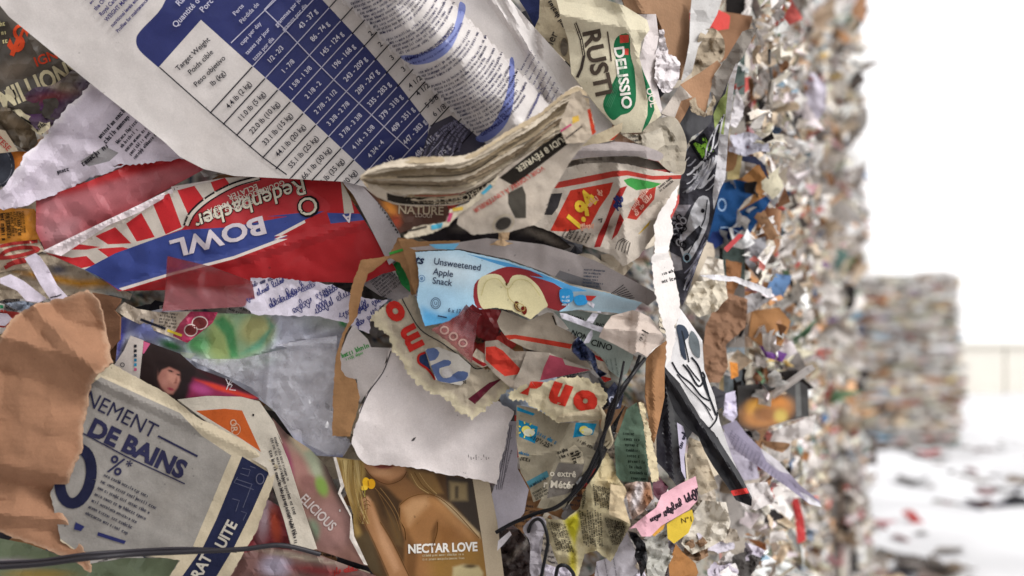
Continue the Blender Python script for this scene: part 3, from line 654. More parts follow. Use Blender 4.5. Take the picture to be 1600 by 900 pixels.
sheet('grocery_flyer', 'crumpled beige flyer with orange bands between the white strips and the cardboard', 'flyer', z('a2', -60, 380, 130, 345, 300, 340, 350, 200, 420, 210, 560, 260, 760, 360, 840, 410, 960, 470, 1160, 560, 1140, 610, 1000, 570, 830, 560, 640, 560, 480, 600, 60, 600, -60, 640), .014, '#a59886', 'news', crum=(.006, 30), curl=.005,
      paint=[('p', z('a2', 110, 360, 300, 365, 500, 400, 700, 440, 900, 430, 980, 480, 700, 500, 500, 460, 330, 420), '#c08a34', 5), ('e', *q('a2', 510, 345), 12, 6, 0, '#4a4a5a', 6), ('p', z('a2', 820, 520, 1000, 530, 1160, 600, 1000, 600), '#8e9290', 5)])
sheet('foil_scrap', 'crushed silvery blue foil scrap under the white strips', 'foil scrap', z('a2', 40, 640, 200, 620, 340, 650, 320, 690, 220, 720, 120, 690), .024, '#8a94a4', 'plastic', crum=(.006, 14), sp=3)
sheet('white_card', 'small white card corner at the left edge beside the cardboard', 'card', z('a2', -60, 720, 60, 730, 110, 780, 40, 840, -60, 830), .02, '#d0c6d4')
sheet('label_chip', 'tiny tricolour chip at the left edge', 'label', z('a2', -60, 620, 40, 650, 30, 710, -60, 720), .016, '#c8c4c0', prints=[PG(z('a2', 0, 655, 30, 658, 30, 685, 0, 685), '#2e8a60'), PG(z('a2', 0, 700, 30, 700, 28, 712, 0, 712), '#b03a34')])
for nm, pts in (('steeper white paper strip with a pen line across its end, over the cardboard', z('a2', 215, 245, 310, 200, 350, 230, 420, 330, 500, 480, 590, 580, 580, 630, 480, 665, 430, 590, 350, 470, 280, 340)),
                ('flatter white paper strip ending at the left edge, above the cardboard', z('a2', 0, 420, 90, 385, 200, 440, 330, 540, 410, 600, 340, 635, 230, 620, 150, 530, 0, 465))):
    sheet('white_strip', nm, 'paper strip', pts, .045, '#cdc4d2', 'paper', crum=(.002, 30), sp=4, curl=.004, group='white paper strips', t=(.004, .01),
          prints=[LN(z('a2', 440, 590, 500, 578, 540, 562), 1.6, '#22222a')] if 'pen' in nm else ())
sheet('cardboard_flap', 'large torn brown cardboard flap hanging at the lower left', 'cardboard flap',
      z('y1', -80, 330, 0, 320, 60, 205, 180, 130, 350, 95, 480, 50, 545, 110, 570, 200, 620, 450, 515, 540, 480, 640, 455, 800) + z('x1', 450, 170, 375, 385, 305, 425, 330, 500, 390, 640, 430, 690, 490, 800, 500, 880, 470, 860, 430, 825, 300, 775, 150, 710, 0, 665, -80, 640), .062, '#9a735a', 'card',
      crum=(.006, 105), wav=(.006, 170), rim=(5, '#b08f76'), thick=.0035, t=(-.006, -.004), folds=[(-20, 520, 160, 570, .022, 52), (100, 530, 165, 600, .012, 22), (-20, 745, 110, 775, -.012, 26), (-20, 800, 120, 815, .008, 20)], tear=2.6, curl=.005,
      bul=[(30, 650, 90, 100, 0, .012)])
sheet('cardboard_flange', 'narrow brown cardboard edge tucked behind the large flap', 'cardboard strip', z('a2', 810, 545, 900, 560, 1060, 600, 1050, 640, 1000, 700, 1055, 760, 1050, 960, 960, 1060, 900, 940, 880, 760), .03, '#7d5a44', 'card', crum=(.003, 40), thick=.003, t=(.03, 0))

# ---- left middle: carton corner, blue plastic film with leaf print, woman in the magazine, note
sheet('magenta_carton', 'crushed magenta and cream carton edge above the leaf printed film', 'carton', z('y1', 640, 160, 690, 115, 760, 150, 880, 170, 1040, 165, 1210, 170, 1180, 230, 1040, 340, 930, 300, 800, 250, 700, 200), .026, '#b9ac9c', 'gloss', crum=(.006, 30), sp=4,
      regions=[(z('y1', 1000, 230, 1060, 165, 1215, 165, 1190, 230, 1040, 345, 960, 300), '#a03252')],
      prints=[GK(q('y1', 890, 175), -8, 26, 4, '#55504c', 5, 5, seed=61), LN(z('y1', 780, 210, 860, 240, 920, 262), 4, '#2a2a34'), LN(z('y1', 930, 270, 1010, 300), 4, '#c8b03a'), EL(q('y1', 1110, 230), 11, 9, 0, '#6a3030'), EL(q('y1', 1060, 270), 9, 8, 0, '#6a3030'),
              EL(q('y1', 1110, 230), 12, 10, 0, '#c8b4b0', 1.6), EL(q('y1', 1060, 270), 10, 9, 0, '#c8b4b0', 1.6)])
sheet('printed_film', 'wrinkled bluish plastic film with a green leaf print', 'plastic film',
      z('y1', 665, 200, 900, 150, 1150, 175, 1450, 180, 1640, 190) + z('y2', 300, 180, 460, 200, 530, 240, 470, 330, 440, 430, 430, 650, 430, 850, 520, 875) + z('x2', 520, 170, 480, 240, 330, 230, 220, 150, 100, -20) + z('y1', 1440, 655, 1250, 560, 900, 560, 640, 470), .014, '#a9abb9', 'gloss',
      crum=(.007, 58), wav=(.006, 120), curl=.003, folds=[(380, 560, 560, 500, .006, 12), (410, 600, 440, 470, .005, 9)], sp=4.5,
      paint=[('e', 490, 620, 70, 70, 0, '#bdb9be', 40), ('e', 480, 570, 90, 14, 8, '#c6c6ce', 10), ('e', 520, 500, 40, 14, 0, '#a4aaa6', 14), ('p', z('y1', 655, 200, 720, 200, 690, 320, 650, 470, 640, 440), '#3a3a94', 6), ('e', 225, 515, 34, 14, -20, '#7078b0', 12),
             ('e', 362, 525, 66, 42, 8, '#8fae88', 9), ('e', 345, 530, 22, 36, 0, '#9db070', 9), ('e', 400, 515, 26, 22, 20, '#b3b47c', 10), ('p', z('y1', 1240, 190, 1300, 250, 1325, 420, 1280, 425, 1250, 300, 1180, 220), '#4a8c58', 4),
             ('e', 310, 538, 18, 13, 0, '#5c9c62', 7), ('p', z('y1', 1480, 200, 1525, 250, 1450, 370, 1330, 410, 1430, 330, 1500, 260), '#6aa588', 4), ('e', 268, 540, 20, 7, -20, '#2e6a3c', 5), ('e', 400, 565, 40, 10, 15, '#7f9c84', 8), ('e', 535, 503, 5, 9, 30, '#2c8a3e', 3),
             ('p', z('x2', 380, 240, 480, 235, 520, 180, 560, 240, 620, 270), '#2c3486', 4), ('e', 445, 690, 40, 12, -20, '#a6a8c0', 12)],
      prints=[PG(z('y2', 325, 628, 332, 622, 334, 636, 327, 640), '#e8e8e8'), PG(z('y2', 385, 670, 410, 690, 405, 715, 385, 700), '#3a3438'), PG(z('y1', 1000, 390, 1090, 400, 1060, 430, 1010, 415), '#aab4a6')])
sheet('clear_wrap', 'clear plastic wrap lying over the leaf print, its torn end at the white sheet', 'plastic wrap', z('y1', 1050, 430, 1330, 430, 1600, 370) + z('y2', 120, 350, 300, 320, 450, 300, 430, 850, 470, 880, 500, 860, 530, 900) + z('x2', 490, 230, 400, 225, 250, 150, 180, 60) + z('y1', 1480, 680, 1400, 590), .022, '#d0d0d8', 'clearfilm', crum=(.008, 42), curl=.004, folds=[(400, 545, 520, 535, .006, 8), (430, 470, 415, 640, .006, 7)], sp=4.5)
sheet('magazine_advert', 'magazine page with a dark haired woman and a red glow, beside the cardboard', 'magazine page',
      z('y1', 725, 300, 800, 328, 1000, 400, 1090, 480, 1270, 545, 1440, 650, 1400, 670, 1000, 665, 900, 640, 770, 560, 630, 470, 690, 380), .028, '#2e2224', 'gloss', crum=(.0012, 90), sp=1.7, curl=.002,
      regions=[(z('y1', 700, 290, 798, 325, 775, 545, 600, 480), '#c3bab4'), (z('y1', 798, 330, 835, 345, 800, 400, 792, 400), '#c05a80')],
      paint=[('p', z('y1', 800, 350, 880, 350, 1010, 410, 1085, 480, 1075, 560, 1040, 650, 960, 660, 780, 550), '#271c1c', 4), ('p', z('y1', 880, 480, 935, 465, 1000, 500, 1003, 545, 985, 590, 960, 625, 930, 625, 895, 590, 876, 540), '#a26e62', 2.4), ('p', z('y1', 930, 500, 985, 520, 1000, 550, 960, 570, 930, 545), '#b98474', 4),
             ('p', z('y1', 865, 430, 1000, 465, 1012, 510, 985, 492, 940, 474, 900, 490, 880, 520), '#231819', 2), ('p', z('y1', 876, 560, 905, 600, 940, 640, 900, 630), '#4a2c2a', 3), ('e', *q('y1', 948, 497), 4.2, 1.5, -18, '#1c1416', .9), ('e', *q('y1', 990, 517), 3, 1.3, -18, '#1c1416', .9), ('e', *q('y1', 979, 548), 1.6, 4, -10, '#8a564c', 1.6), ('e', *q('y1', 975, 562), 2.4, 1, 0, '#7c463e', 1),
             ('e', *q('y1', 948, 597), 5.2, 2, -15, '#8e3044', 1.2), ('e', *q('y1', 915, 560), 5, 6, 0, '#b07a6e', 4), ('p', z('y1', 1005, 480, 1085, 480, 1065, 650, 970, 650, 1000, 590), '#231a1c', 3),
             ('p', z('y1', 1075, 540, 1250, 580, 1440, 650, 1300, 665, 1040, 650), '#8a2c50', 6), ('p', z('y1', 1085, 545, 1200, 570, 1430, 645, 1380, 650, 1200, 600), '#d0402e', 3), ('p', z('y1', 1095, 480, 1250, 545, 1400, 620, 1200, 560), '#3e1a22', 5), ('e', *q('y1', 1120, 600), 14, 7, -20, '#b04a84', 6)],
      prints=[LN(z('y1', 1255, 540, 1272, 575, 1300, 545), 1.5, '#ddd6da'), LN(z('y1', 1285, 535, 1258, 600), 1.5, '#ddd6da'), LN(z('y1', 1262, 565, 1290, 575, 1275, 600, 1310, 604), 1.4, '#ddd6da'), EL(q('y1', 680, 462), 3, 3, 0, '#4a4a52', 1.2)] +
             [LN(z('y1', 752, 350 + i * 26, 752, 366 + i * 26), 4.2, c) for i, c in enumerate(('#22222a', '#22222a', '#28384a', '#2a7ca0', '#2a90b8', '#c05a80'))])
sheet('handwritten_note', 'torn white note covered in blue handwriting', 'note', z('y1', 1305, 35, 1400, 25, 1395, -20, 1600, -15) + z('z5', 150, 775, 300, 780, 420, 800, 530, 850) + z('y2', 640, 100, 740, 100, 660, 180, 640, 210, 630, 290, 560, 260, 470, 215, 300, 190, 0, 180) + z('y1', 1400, 170, 1330, 130), .034, '#c8c2cf', 'paper', crum=(.0035, 45), tear=2, curl=.004,
      prints=[HW(q('y1', 1370, 110), 28, 60, 9, '#3a3f7a', 1), HW(q('y1', 1500, 145), 26, 62, 11, '#3a3f7a', 2), HW(q('y1', 1400, 30), 20, 50, 7, '#4a4a6a', 3), HW(q('y2', 90, 140), 30, 40, 14, '#33366c', 4), HW(q('y2', 210, 175), 32, 50, 13, '#33366c', 5), HW(q('y2', 330, 180), 30, 60, 12, '#33366c', 6),
              HW(q('y2', 460, 200), 20, 50, 12, '#3a3f7a', 7), HW(q('y2', 560, 250), 30, 34, 10, '#3a3f7a', 8), HW(q('y2', 560, 170), 25, 40, 9, '#3a3f7a', 9), HW(q('y2', 380, 90), 35, 26, 10, '#333a70', 10)])
sheet('grey_printout', 'grey printout with fine ruled print behind the brown strip', 'paper sheet', z('z5', 600, 780, 720, 690, 790, 760, 880, 820, 900, 860, 740, 900) + z('y2', 760, 100, 690, 80, 600, 20), .014, '#a29c9e', 'paper', crum=(.004, 40), prints=[GK(q('z5', 640, 790), 40, 40, 4, '#55525a', 7, 5, seed=71)])

# ---- centre: brown strip, white sheets
sheet('cardboard_strip', 'torn brown cardboard strip bent like a hook down the middle', 'cardboard strip',
      z('z5', 580, 665, 740, 640, 790, 540, 860, 545, 900, 690, 905, 790, 880, 870, 862, 850, 855, 780, 800, 680, 740, 650, 620, 740, 600, 800) + z('y2', 600, 0, 560, 190, 500, 280, 465, 400, 470, 490, 500, 530, 555, 545, 575, 640, 560, 720, 520, 860, 480, 860, 425, 855, 430, 640, 440, 420, 480, 290, 520, 220, 515, 180, 525, 60, 545, -20), .045, '#94704e', 'card', crum=(.002, 60), thick=.002, tear=1.2, sp=4,
      prints=[LN(z('z5', 590, 655, 740, 628, 960, 560), 4, '#3c8a3a')])
sheet('torn_half_sheet', 'left half of the torn white sheet, with a green printed smudge', 'paper sheet', z('y2', 540, 240, 620, 320, 640, 365, 745, 368, 700, 500, 620, 612, 575, 680, 560, 540, 500, 545, 462, 480, 470, 390, 510, 290), .034, '#b9b2b0', 'paper', crum=(.003, 70), curl=.004,
      prints=[GK(q('y2', 480, 425), 22, 44, 8, '#4a8a50', 1, seed=81, path=None), GK(q('y2', 500, 440), 22, 30, 5, '#6a9a68', 1, seed=82)])
sheet('white_sheet', 'big blank white sheet in the middle, ragged along its lower edge', 'paper sheet',
      z('y2', 745, 368, 820, 400, 900, 480, 1100, 620, 1300, 640, 1440, 720) + z('x2', 1405, 60, 1380, 200, 1335, 385, 1200, 358, 1000, 322, 860, 300, 760, 282, 660, 285, 600, 268, 545, 195, 530, 150, 560, 40, 570, -20) + z('y2', 620, 615, 700, 505), .038, '#d4ccca', 'paper', crum=(.0036, 95), wav=(.005, 200), tear=2.2, curl=.005,
      prints=[PG(z('x2', 862, 150, 875, 132, 890, 128, 878, 148), '#4a4648'), LN(smooth(z('y2', 750, 385, 705, 505, 625, 618, 565, 760, 525, 880), False), 1.6, '#4a4448')] + [LN(z('x2', 1180 + i * 14, 225 + (i % 3) * 12, 1182 + i * 14, 240 + (i % 2) * 14), .9, '#5a5658') for i in range(9)])
sheet('paper_stack', 'slim stack of white sheets beside the weather page', 'paper stack', z('x2', 1400, 40, 1452, 40, 1452, 300, 1515, 420, 1490, 550, 1440, 610, 1335, 650, 1295, 480, 1335, 375), .022, '#b9b4be', 'paper', crum=(.003, 60), t=(-.02, 0), prints=[LN(z('x2', 1395 + i * 9, 60, 1345 + i * 12, 330, 1335 + i * 10, 420), .9, '#6a666e') for i in range(4)] + [GK(q('x2', 1340, 400), 75, 60, 3, '#77727a', 2, 8, seed=91)])

# ---- lower left: page with orange field, DE BAINS advert, text margin
sheet('red_paper', 'red and pink glossy paper behind the bathroom advert', 'magazine page', z('x1', 1400, 640, 1480, 470, 1560, 520, 1620, 760, 1640, 880, 1300, 860, 1330, 740), .012, '#8a3a40', 'gloss', crum=(.005, 40), paint=[('e', 415, 800, 10, 40, -10, '#b9a0a8', 8), ('e', 430, 820, 8, 30, 10, '#b04a34', 5)])
sheet('newspaper_page', 'newsprint page with an orange field behind the bathroom advert', 'newspaper page',
      z('y1', 985, 655, 1150, 635, 1340, 640, 1440, 665, 1520, 780, 1570, 900) + z('x2', 110, 90, 180, 260, 255, 500, 340, 750, 205, 765, 150, 570, 100, 420, 60, 300, -40, 240) + z('x1', 1350, 160, 1200, 80), .03, '#c4bcae', 'news', crum=(.0022, 60), curl=.003,
      regions=[(z('y1', 1088, 718, 1250, 706, 1345, 716) + z('x1', 1450, 210, 1345, 140), '#b85a2c')],
      prints=[T('OR', q('y1', 1300, 800), -80, 10, '#c8a890'), EL(q('y1', 1310, 820), 7, 9, 0, '#c8a890', 1), GK(q('x2', 70, 205), -74, 150, 6, '#3a3638', 1, seed=101), GK(q('x2', 100, 130), -73, 70, 4.5, '#4a4648', 2, 6, seed=102), GK(q('x2', 135, 330), -72, 100, 5.5, '#3a3638', 2, 8, seed=103, end=.3), PG(z('y1', 1402, 735, 1412, 735, 1412, 748, 1402, 748), '#2a2628')])
sheet('bathroom_advert', 'grey newspaper advert with large dark lettering and a navy band, half under the cardboard', 'newspaper page',
      z('y1', 470, 610, 540, 520, 625, 462, 780, 540, 930, 625, 1100, 760, 1365, 885) + z('x1', 1400, 190, 1545, 290, 1430, 640, 1260, 940, 920, 940, 1000, 815, 820, 785, 480, 800, 340, 700, 280, 440, 400, 200), .042, '#c0b49c', 'news', crum=(.0018, 75), wav=(.004, 150), curl=.004, t=(-.006, 0), tear=1.5,
      folds=[(250, 640, 380, 700, .004, 12)],
      regions=[(z('y1', 470, 600, 560, 530, 800, 640, 1000, 730) + z('x1', 1120, 120, 1285, 230, 1180, 480, 1070, 740, 820, 775, 480, 795, 330, 690, 280, 440), '#8f8b86'), (z('x1', 1345, 235, 1495, 325, 1400, 540, 1300, 740, 1180, 940, 985, 940, 1130, 735, 1200, 590), '#262a44')],
      prints=[T('NEMENT', q('y1', 672, 735), -27, 24, '#2c2c44', sx=.92, bold=.0), T('DE BAINS', q('x1', 765, 190), -25.5, 27, '#2b2b46', sx=1.0, bold=.045), LN(z('x1', 878, 122, 1098, 235), 3.2, '#2b2b46'), LN(z('x1', 440, 95, 700, 235, 1027, 388), 2, '#2b2b46'),
              EL(q('x1', 420, 345), 24, 43, -10, '#22243c', 17), T('%', q('x1', 645, 285), -22, 28, '#2b2b46', sx=.9, bold=.01), T('*', q('x1', 718, 275), -22, 16, '#2b2b46'),
              GK(q('x1', 575, 345), -26, 110, 5.5, '#3a3a48', 7, 11, seed=111, end=.35), PG(z('x1', 545, 655, 700, 705, 690, 722, 540, 675), '#2b2f5c'), PG(z('x1', 420, 600, 470, 625, 450, 650, 410, 640), '#2b2f5c'),
              T('UITE', q('x1', 1255, 668), 62, 17, '#b9b3a8', sx=.9, bold=.03), T('GRAT', q('x1', 1105, 870), 62, 17, '#b9b3a8', sx=.9, bold=.03), EL(q('x1', 1445, 360), 6, 8, 0, '#6a6a7c', 1.2)] +
             [LN(z('x1', *p), .9, '#5c5e72') for p in ((1345, 300, 1390, 310, 1380, 345, 1335, 330), (1310, 360, 1400, 390, 1350, 520), (1320, 350, 1300, 380, 1410, 420), (1290, 470, 1330, 480, 1310, 540), (1390, 290, 1420, 300), (1340, 540, 1370, 550, 1350, 590))])
sheet('green_wrapper', 'pale green ribbed wrapper beneath the cardboard in the bottom left corner', 'wrapper', z('x1', -60, 680, 150, 720, 300, 775, 450, 840, 700, 800, 1000, 800, 920, 940, -60, 940), .02, '#768468', 'plastic', crum=(.005, 60), paint=[('e', 80, 850, 70, 8, -12, '#8a9a7c', 6), ('e', 20, 880, 40, 6, 0, '#b4a4b4', 5), ('e', 60, 897, 50, 7, 0, '#a08a4a', 5)])
sheet('brown_wrapper', 'dull brown and lilac wrapper along the bottom edge under the black wire', 'wrapper', z('x2', -180, 800, 60, 740, 200, 755, 330, 775, 560, 860, 700, 910, 700, 960, -180, 960), .03, '#6a4c48', 'gloss', crum=(.006, 50), paint=[('e', 430, 885, 22, 16, 0, '#8f8796', 10), ('e', 500, 893, 40, 6, -8, '#7a2a2c', 5), ('e', 470, 870, 60, 4, -10, '#8f8374', 3)],
      prints=[HW(q('x2', 430, 890), 10, 34, 10, '#8a2a28', 31, 2)])

# ---- bottom centre: the two perfume adverts
sheet('perfume_advert_page', 'magazine page with a hand and green apple and white lettering, left of the perfume advert', 'magazine page',
      z('x2', 90, 20, 170, 110, 300, 195, 390, 290, 450, 420, 530, 560, 540, 690, 630, 850, 400, 775, 320, 750, 250, 560, 180, 300, 130, 130), .022, '#8a665c', 'gloss', crum=(.002, 70), sp=3, curl=.003,
      paint=[('e', *q('x2', 420, 620), 40, 40, -50, '#94706a', 16), ('e', *q('x2', 160, 90), 12, 22, 40, '#5a4440', 8), ('e', *q('x2', 290, 260), 22, 40, 28, '#9aa088', 10), ('e', *q('x2', 240, 300), 14, 36, 25, '#a87c74', 8), ('e', *q('x2', 300, 390), 18, 14, -30, '#8f6660', 5), ('e', *q('x2', 365, 400), 9, 16, 20, '#7a9648', 4), ('e', *q('x2', 180, 260), 5, 24, 15, '#a0506c', 4),
             ('p', z('x2', 190, 130, 240, 120, 300, 200, 260, 210), '#b9a68c', 4), ('e', *q('x2', 440, 380), 10, 50, 28, '#4a3a34', 6), ('e', *q('x2', 310, 650), 12, 18, 0, '#7c8c74', 6), ('p', z('x2', 250, 540, 300, 600, 340, 700, 300, 720, 260, 620), '#5a4c44', 5)],
      prints=[T('ELICIOUS', q('x2', 345, 545), -45, 15, '#c4b8b4', sx=.78, bold=.02), PG(z('x2', 462, 530, 470, 530, 470, 542, 462, 542), '#d8d4d0')])
STRANDS = []
for i in range(24):
    r = random.Random(900 + i); x_ = r.uniform(455, 585); c_ = r.choice(['#bda66c', '#ae945a', '#94783f', '#8a6e3e', '#c4ae7c'])
    STRANDS.append(LN(smooth(z('x2', x_, 255, x_ + r.uniform(-10, 25), 380, x_ + r.uniform(10, 50), 500, x_ + r.uniform(20, 80), 610), False), r.uniform(.4, .8), c_))
for i in range(9):
    r = random.Random(960 + i); x_ = r.uniform(650, 780); c_ = r.choice(['#8a6c44', '#4a321c', '#a08458', '#3a2816'])
    STRANDS.append(LN(smooth(z('x2', x_, 400, x_ + 40, 500, x_ + 60 + r.uniform(-20, 20), 600, x_ + 50 + r.uniform(-20, 30), 700), False), r.uniform(.5, 1), c_))
for i in range(6):
    r = random.Random(990 + i); x_ = r.uniform(880, 980)
    STRANDS.append(LN(smooth(z('x2', x_, 315, x_ + 25, 370, x_ + 45, 440), False), r.uniform(.5, 1), r.choice(['#b09664', '#6a4e2a', '#c8b27c'])))
FIG = [LN(smooth(z('x2', *p), False), w_, c_) for p, w_, c_ in (
    ((605, 300, 640, 345, 700, 382, 750, 388, 810, 362, 838, 320), 1.2, '#5a3c24'), ((800, 505, 850, 465, 930, 444, 1010, 462, 1110, 545, 1240, 690), 1.2, '#6a4826'), ((690, 600, 760, 715, 850, 900), 1.3, '#5c3e22'), ((580, 560, 625, 650, 690, 790, 750, 930), 1.2, '#6a4a2c'),
    ((592, 470, 606, 462, 616, 478), 1, '#6a4828'), ((596, 490, 620, 480, 632, 492), 1, '#6a4828'), ((598, 510, 622, 502, 636, 512), 1, '#6a4828'), ((600, 530, 624, 524), .9, '#6a4828'), ((980, 740, 1005, 660, 1008, 600), 1.4, '#56381c'), ((832, 700, 825, 640, 800, 590, 798, 520), 1.4, '#4a3018'),
    ((860, 330, 900, 400, 960, 440), .9, '#b89c68'), ((880, 325, 925, 395, 985, 442), .9, '#5e4426'), ((905, 325, 950, 390, 1005, 445), .8, '#b49864'), ((660, 410, 720, 480, 770, 560, 800, 650), .9, '#7a5c38'), ((690, 410, 745, 480, 790, 560, 815, 640), .8, '#8a6c44'), ((680, 440, 730, 540, 790, 690), .8, '#6c5030'),
    ((655, 286, 700, 294, 765, 289), 1, '#5a2a28'), ((715, 262, 735, 270), 1, '#6a4630'))]
sheet('perfume_advert', 'magazine advert of a blonde woman holding a yellow flower, white border at right', 'magazine page',
      z('x2', 438, 238, 600, 262, 760, 275, 1000, 318, 1200, 352, 1295, 372, 1340, 600, 1385, 960, 700, 960, 610, 830, 545, 690, 540, 560, 490, 400), .028, '#523a22', 'gloss', crum=(.0012, 100), sp=2.5, curl=.002,
      regions=[(z('x2', 1200, 340, 1310, 360, 1400, 960, 1290, 980, 1255, 690), '#b3a48c')],
      paint=[('p', z('x2', 430, 230, 620, 250, 606, 330, 575, 440, 560, 600, 600, 700, 560, 720, 520, 560), '#a3874e', 5), ('p', z('x2', 470, 250, 520, 255, 540, 500, 520, 480), '#c8b27a', 4), ('e', *q('x2', 560, 300), 4, 20, 5, '#cbb582', 4), ('e', *q('x2', 530, 420), 4, 30, 8, '#7c6030', 4), ('p', z('x2', 540, 690, 640, 640, 700, 900, 600, 860), '#54452f', 6),
             ('p', z('x2', 600, 276, 830, 290, 835, 330, 800, 365, 750, 385, 700, 378, 645, 345, 612, 310), '#a87a54', 3), ('p', z('x2', 640, 340, 750, 372, 830, 330, 820, 365, 745, 398, 690, 386), '#7c5434', 4), ('p', z('x2', 642, 285, 690, 282, 770, 288, 735, 303, 690, 308), '#84423e', 2), ('e', *q('x2', 700, 325), 14, 5, -5, '#b98c66', 4),
             ('p', z('x2', 720, 395, 830, 350, 900, 400, 960, 440, 840, 490, 770, 470), '#7e5835', 4), ('p', z('x2', 840, 305, 990, 330, 1040, 440, 960, 448, 890, 400, 850, 350), '#84643a', 4), ('p', z('x2', 650, 400, 740, 420, 800, 480, 825, 660, 780, 640, 700, 560), '#3e2b18', 5), ('p', z('x2', 720, 520, 800, 620, 820, 740, 770, 720), '#5e472a', 5),
             ('p', z('x2', 800, 500, 850, 462, 930, 442, 1020, 462, 1120, 545, 1250, 690, 1300, 960, 820, 960, 830, 700, 798, 600), '#94683e', 3), ('p', z('x2', 815, 520, 870, 470, 950, 460, 960, 500, 900, 560, 850, 620), '#b68c62', 8), ('p', z('x2', 960, 470, 1030, 480, 1180, 640, 1230, 740, 1120, 640), '#a8794a', 7), ('p', z('x2', 975, 650, 1000, 600, 1010, 590, 1005, 680, 985, 780, 970, 740), '#5c3c1e', 4),
             ('p', z('x2', 835, 640, 900, 760, 880, 960, 825, 900), '#6e4a28', 6), ('e', *q('x2', 1100, 760), 34, 22, -30, '#9c7040', 14), ('p', z('x2', 1010, 620, 1120, 640, 1180, 720, 1020, 740), '#84592f', 10),
             ('p', z('x2', 575, 560, 600, 470, 650, 490, 690, 600, 760, 720, 850, 900, 760, 960, 690, 790, 625, 650), '#a0744e', 3), ('p', z('x2', 640, 520, 680, 600, 750, 730, 800, 860, 770, 880, 690, 720), '#b58a66', 5), ('p', z('x2', 580, 470, 620, 455, 640, 480, 625, 520, 590, 520), '#b08560', 2.5), ('p', z('x2', 590, 500, 614, 505, 612, 612, 592, 592), '#8a6240', 2.5), ('e', *q('x2', 612, 500), 1.5, 5, 10, '#6c4828', 1.5),
             ('p', z('x2', 1055, 340, 1205, 360, 1255, 690, 1140, 545, 1065, 470), '#382f28', 3), ('p', z('x2', 1075, 375, 1170, 385, 1175, 480, 1080, 480), '#8a7856', 4), ('p', z('x2', 1105, 400, 1125, 400, 1125, 470, 1105, 470), '#4a3e30', 2), ('p', z('x2', 1000, 455, 1080, 500, 1240, 660, 1250, 695, 1120, 575), '#c0a880', 2.5),
             ('p', z('x2', 960, 790, 1300, 690, 1340, 960, 980, 960), '#8a6630', 16), ('p', z('x2', 1095, 850, 1150, 835, 1235, 842, 1262, 880, 1255, 960, 1090, 960), '#b7a87e', 3), ('e', *q('x2', 1190, 845), 10, 3, 0, '#5a4a30', 2)],
      prints=[T('NECTAR LOVE', q('x2', 1037, 742), 2, 13.5, '#e0dcd4', sx=.86, bold=.035), GK(q('x2', 925, 792), 2, 64, 4, '#b8a888', 2, 6, seed=121, end=.3), EL(q('x2', 612, 380), 6, 8, 10, '#d8a828'), EL(q('x2', 640, 388), 6.5, 8, 0, '#c89420'), EL(q('x2', 600, 410), 6, 4, 0, '#e0b83a'),
              LN(z('x2', 604, 420, 604, 460), 1.5, '#8a8a3a'), *STRANDS[:24], *FIG, LN(z('x2', 622, 370, 628, 400), 1, '#6a4a1c')])
sheet('white_edge', 'thin white curled page edge between the two perfume pages', 'page edge', z('x2', 430, 240, 445, 240, 490, 400, 470, 440, 530, 560, 545, 680, 620, 840, 600, 835, 520, 690, 525, 570, 455, 440, 470, 400), .04, '#cfc8c0', 'paper', crum=(.002, 30), sp=3)

# ---- the large feed bag
def bag_roll(x, y):
    d = (x - 540) * .715 - y * .699
    w = np.clip(1 - ((d - 56) / 58) ** 2, 0, 1)
    fade = np.clip((262 - y) / 50, 0, 1)
    return .07 * np.sqrt(w) * fade + .007 * w * fade * facets(x / 46, y / 46, 17) - .03 * np.exp(-((x - 640) / 60) ** 2 - ((y - 262) / 34) ** 2)
def arc(x0, y0, a0, a1, Ls):
    def pth(v):
        s = np.clip(v[:, 0] / Ls, 0, 1); ang = R(a0) + (R(a1) - R(a0)) * s / 2; an = R(a0) + (R(a1) - R(a0)) * s
        return np.stack([x0 + v[:, 0] * np.cos(ang) - v[:, 1] * np.sin(an), y0 - v[:, 0] * np.sin(ang) - v[:, 1] * np.cos(an)], 1)
    return pth
BT = []
# rules of the table
for sx_, sy_, col in [(250, 106, 0), (329, 176, 1), (350, 194, 1), (371, 212, 1), (391, 229, 1), (411, 246, 1), (430, 260, 1), (448, 273, 1)]:
    pass
rows = [(329 + 20.4 * i, 176 + 17.6 * i) for i in range(13)]
def split(x0, y0):                 # where a row line meets the column edges
    r = []
    for (ax, ay, bx, by) in ((314, 31, 569, 265), (504, 0, 670, 194), (540, 0, 757, 222)):
        dx, dy = 1, -1.1; ex, ey = bx - ax, by - ay; den = dx * ey - dy * ex; k = ((ax - x0) * ey - (ay - y0) * ex) / den; r.append((x0 + k * dx, y0 + k * dy))
    return r
BLK, LGT = '#26242c', '#b4b2c4'
for x0, y0 in rows:
    a, b, c = split(x0, y0)
    BT += [LN([(x0, y0), a], 2, BLK), LN([a, b], 1.5, LGT), LN([b, c], 1.8, BLK)]
BT += [LN([(249, 105), (329, 176), (411, 246), (448, 273)], 2, BLK), LN([(413, 15), (445, 46), (484, 87), (524, 127), (566, 166), (611, 208), (639, 233)], 1.5, LGT), LN([(413, 15), (440, -14)], 1.5, LGT), LN([(361, 67), (445, -14)], 1.5, LGT)]
for s_, p_, k in (('Target Weight', (301, 84), 9), ('Poids cible', (313, 97), 9), ('Peso objetivo', (327, 111), 9), ('lb (kg)', (340, 122), 9)): BT.append(T(s_, p_, 44, k - .8, BLK, bold=.014))
def isect(x0, y0, ax, ay, bx, by):
    dx, dy = 1, -1.1; ex, ey = bx - ax, by - ay; den = dx * ey - dy * ex; k = ((ax - x0) * ey - (ay - y0) * ex) / den; return (x0 + k * dx, y0 + k * dy)
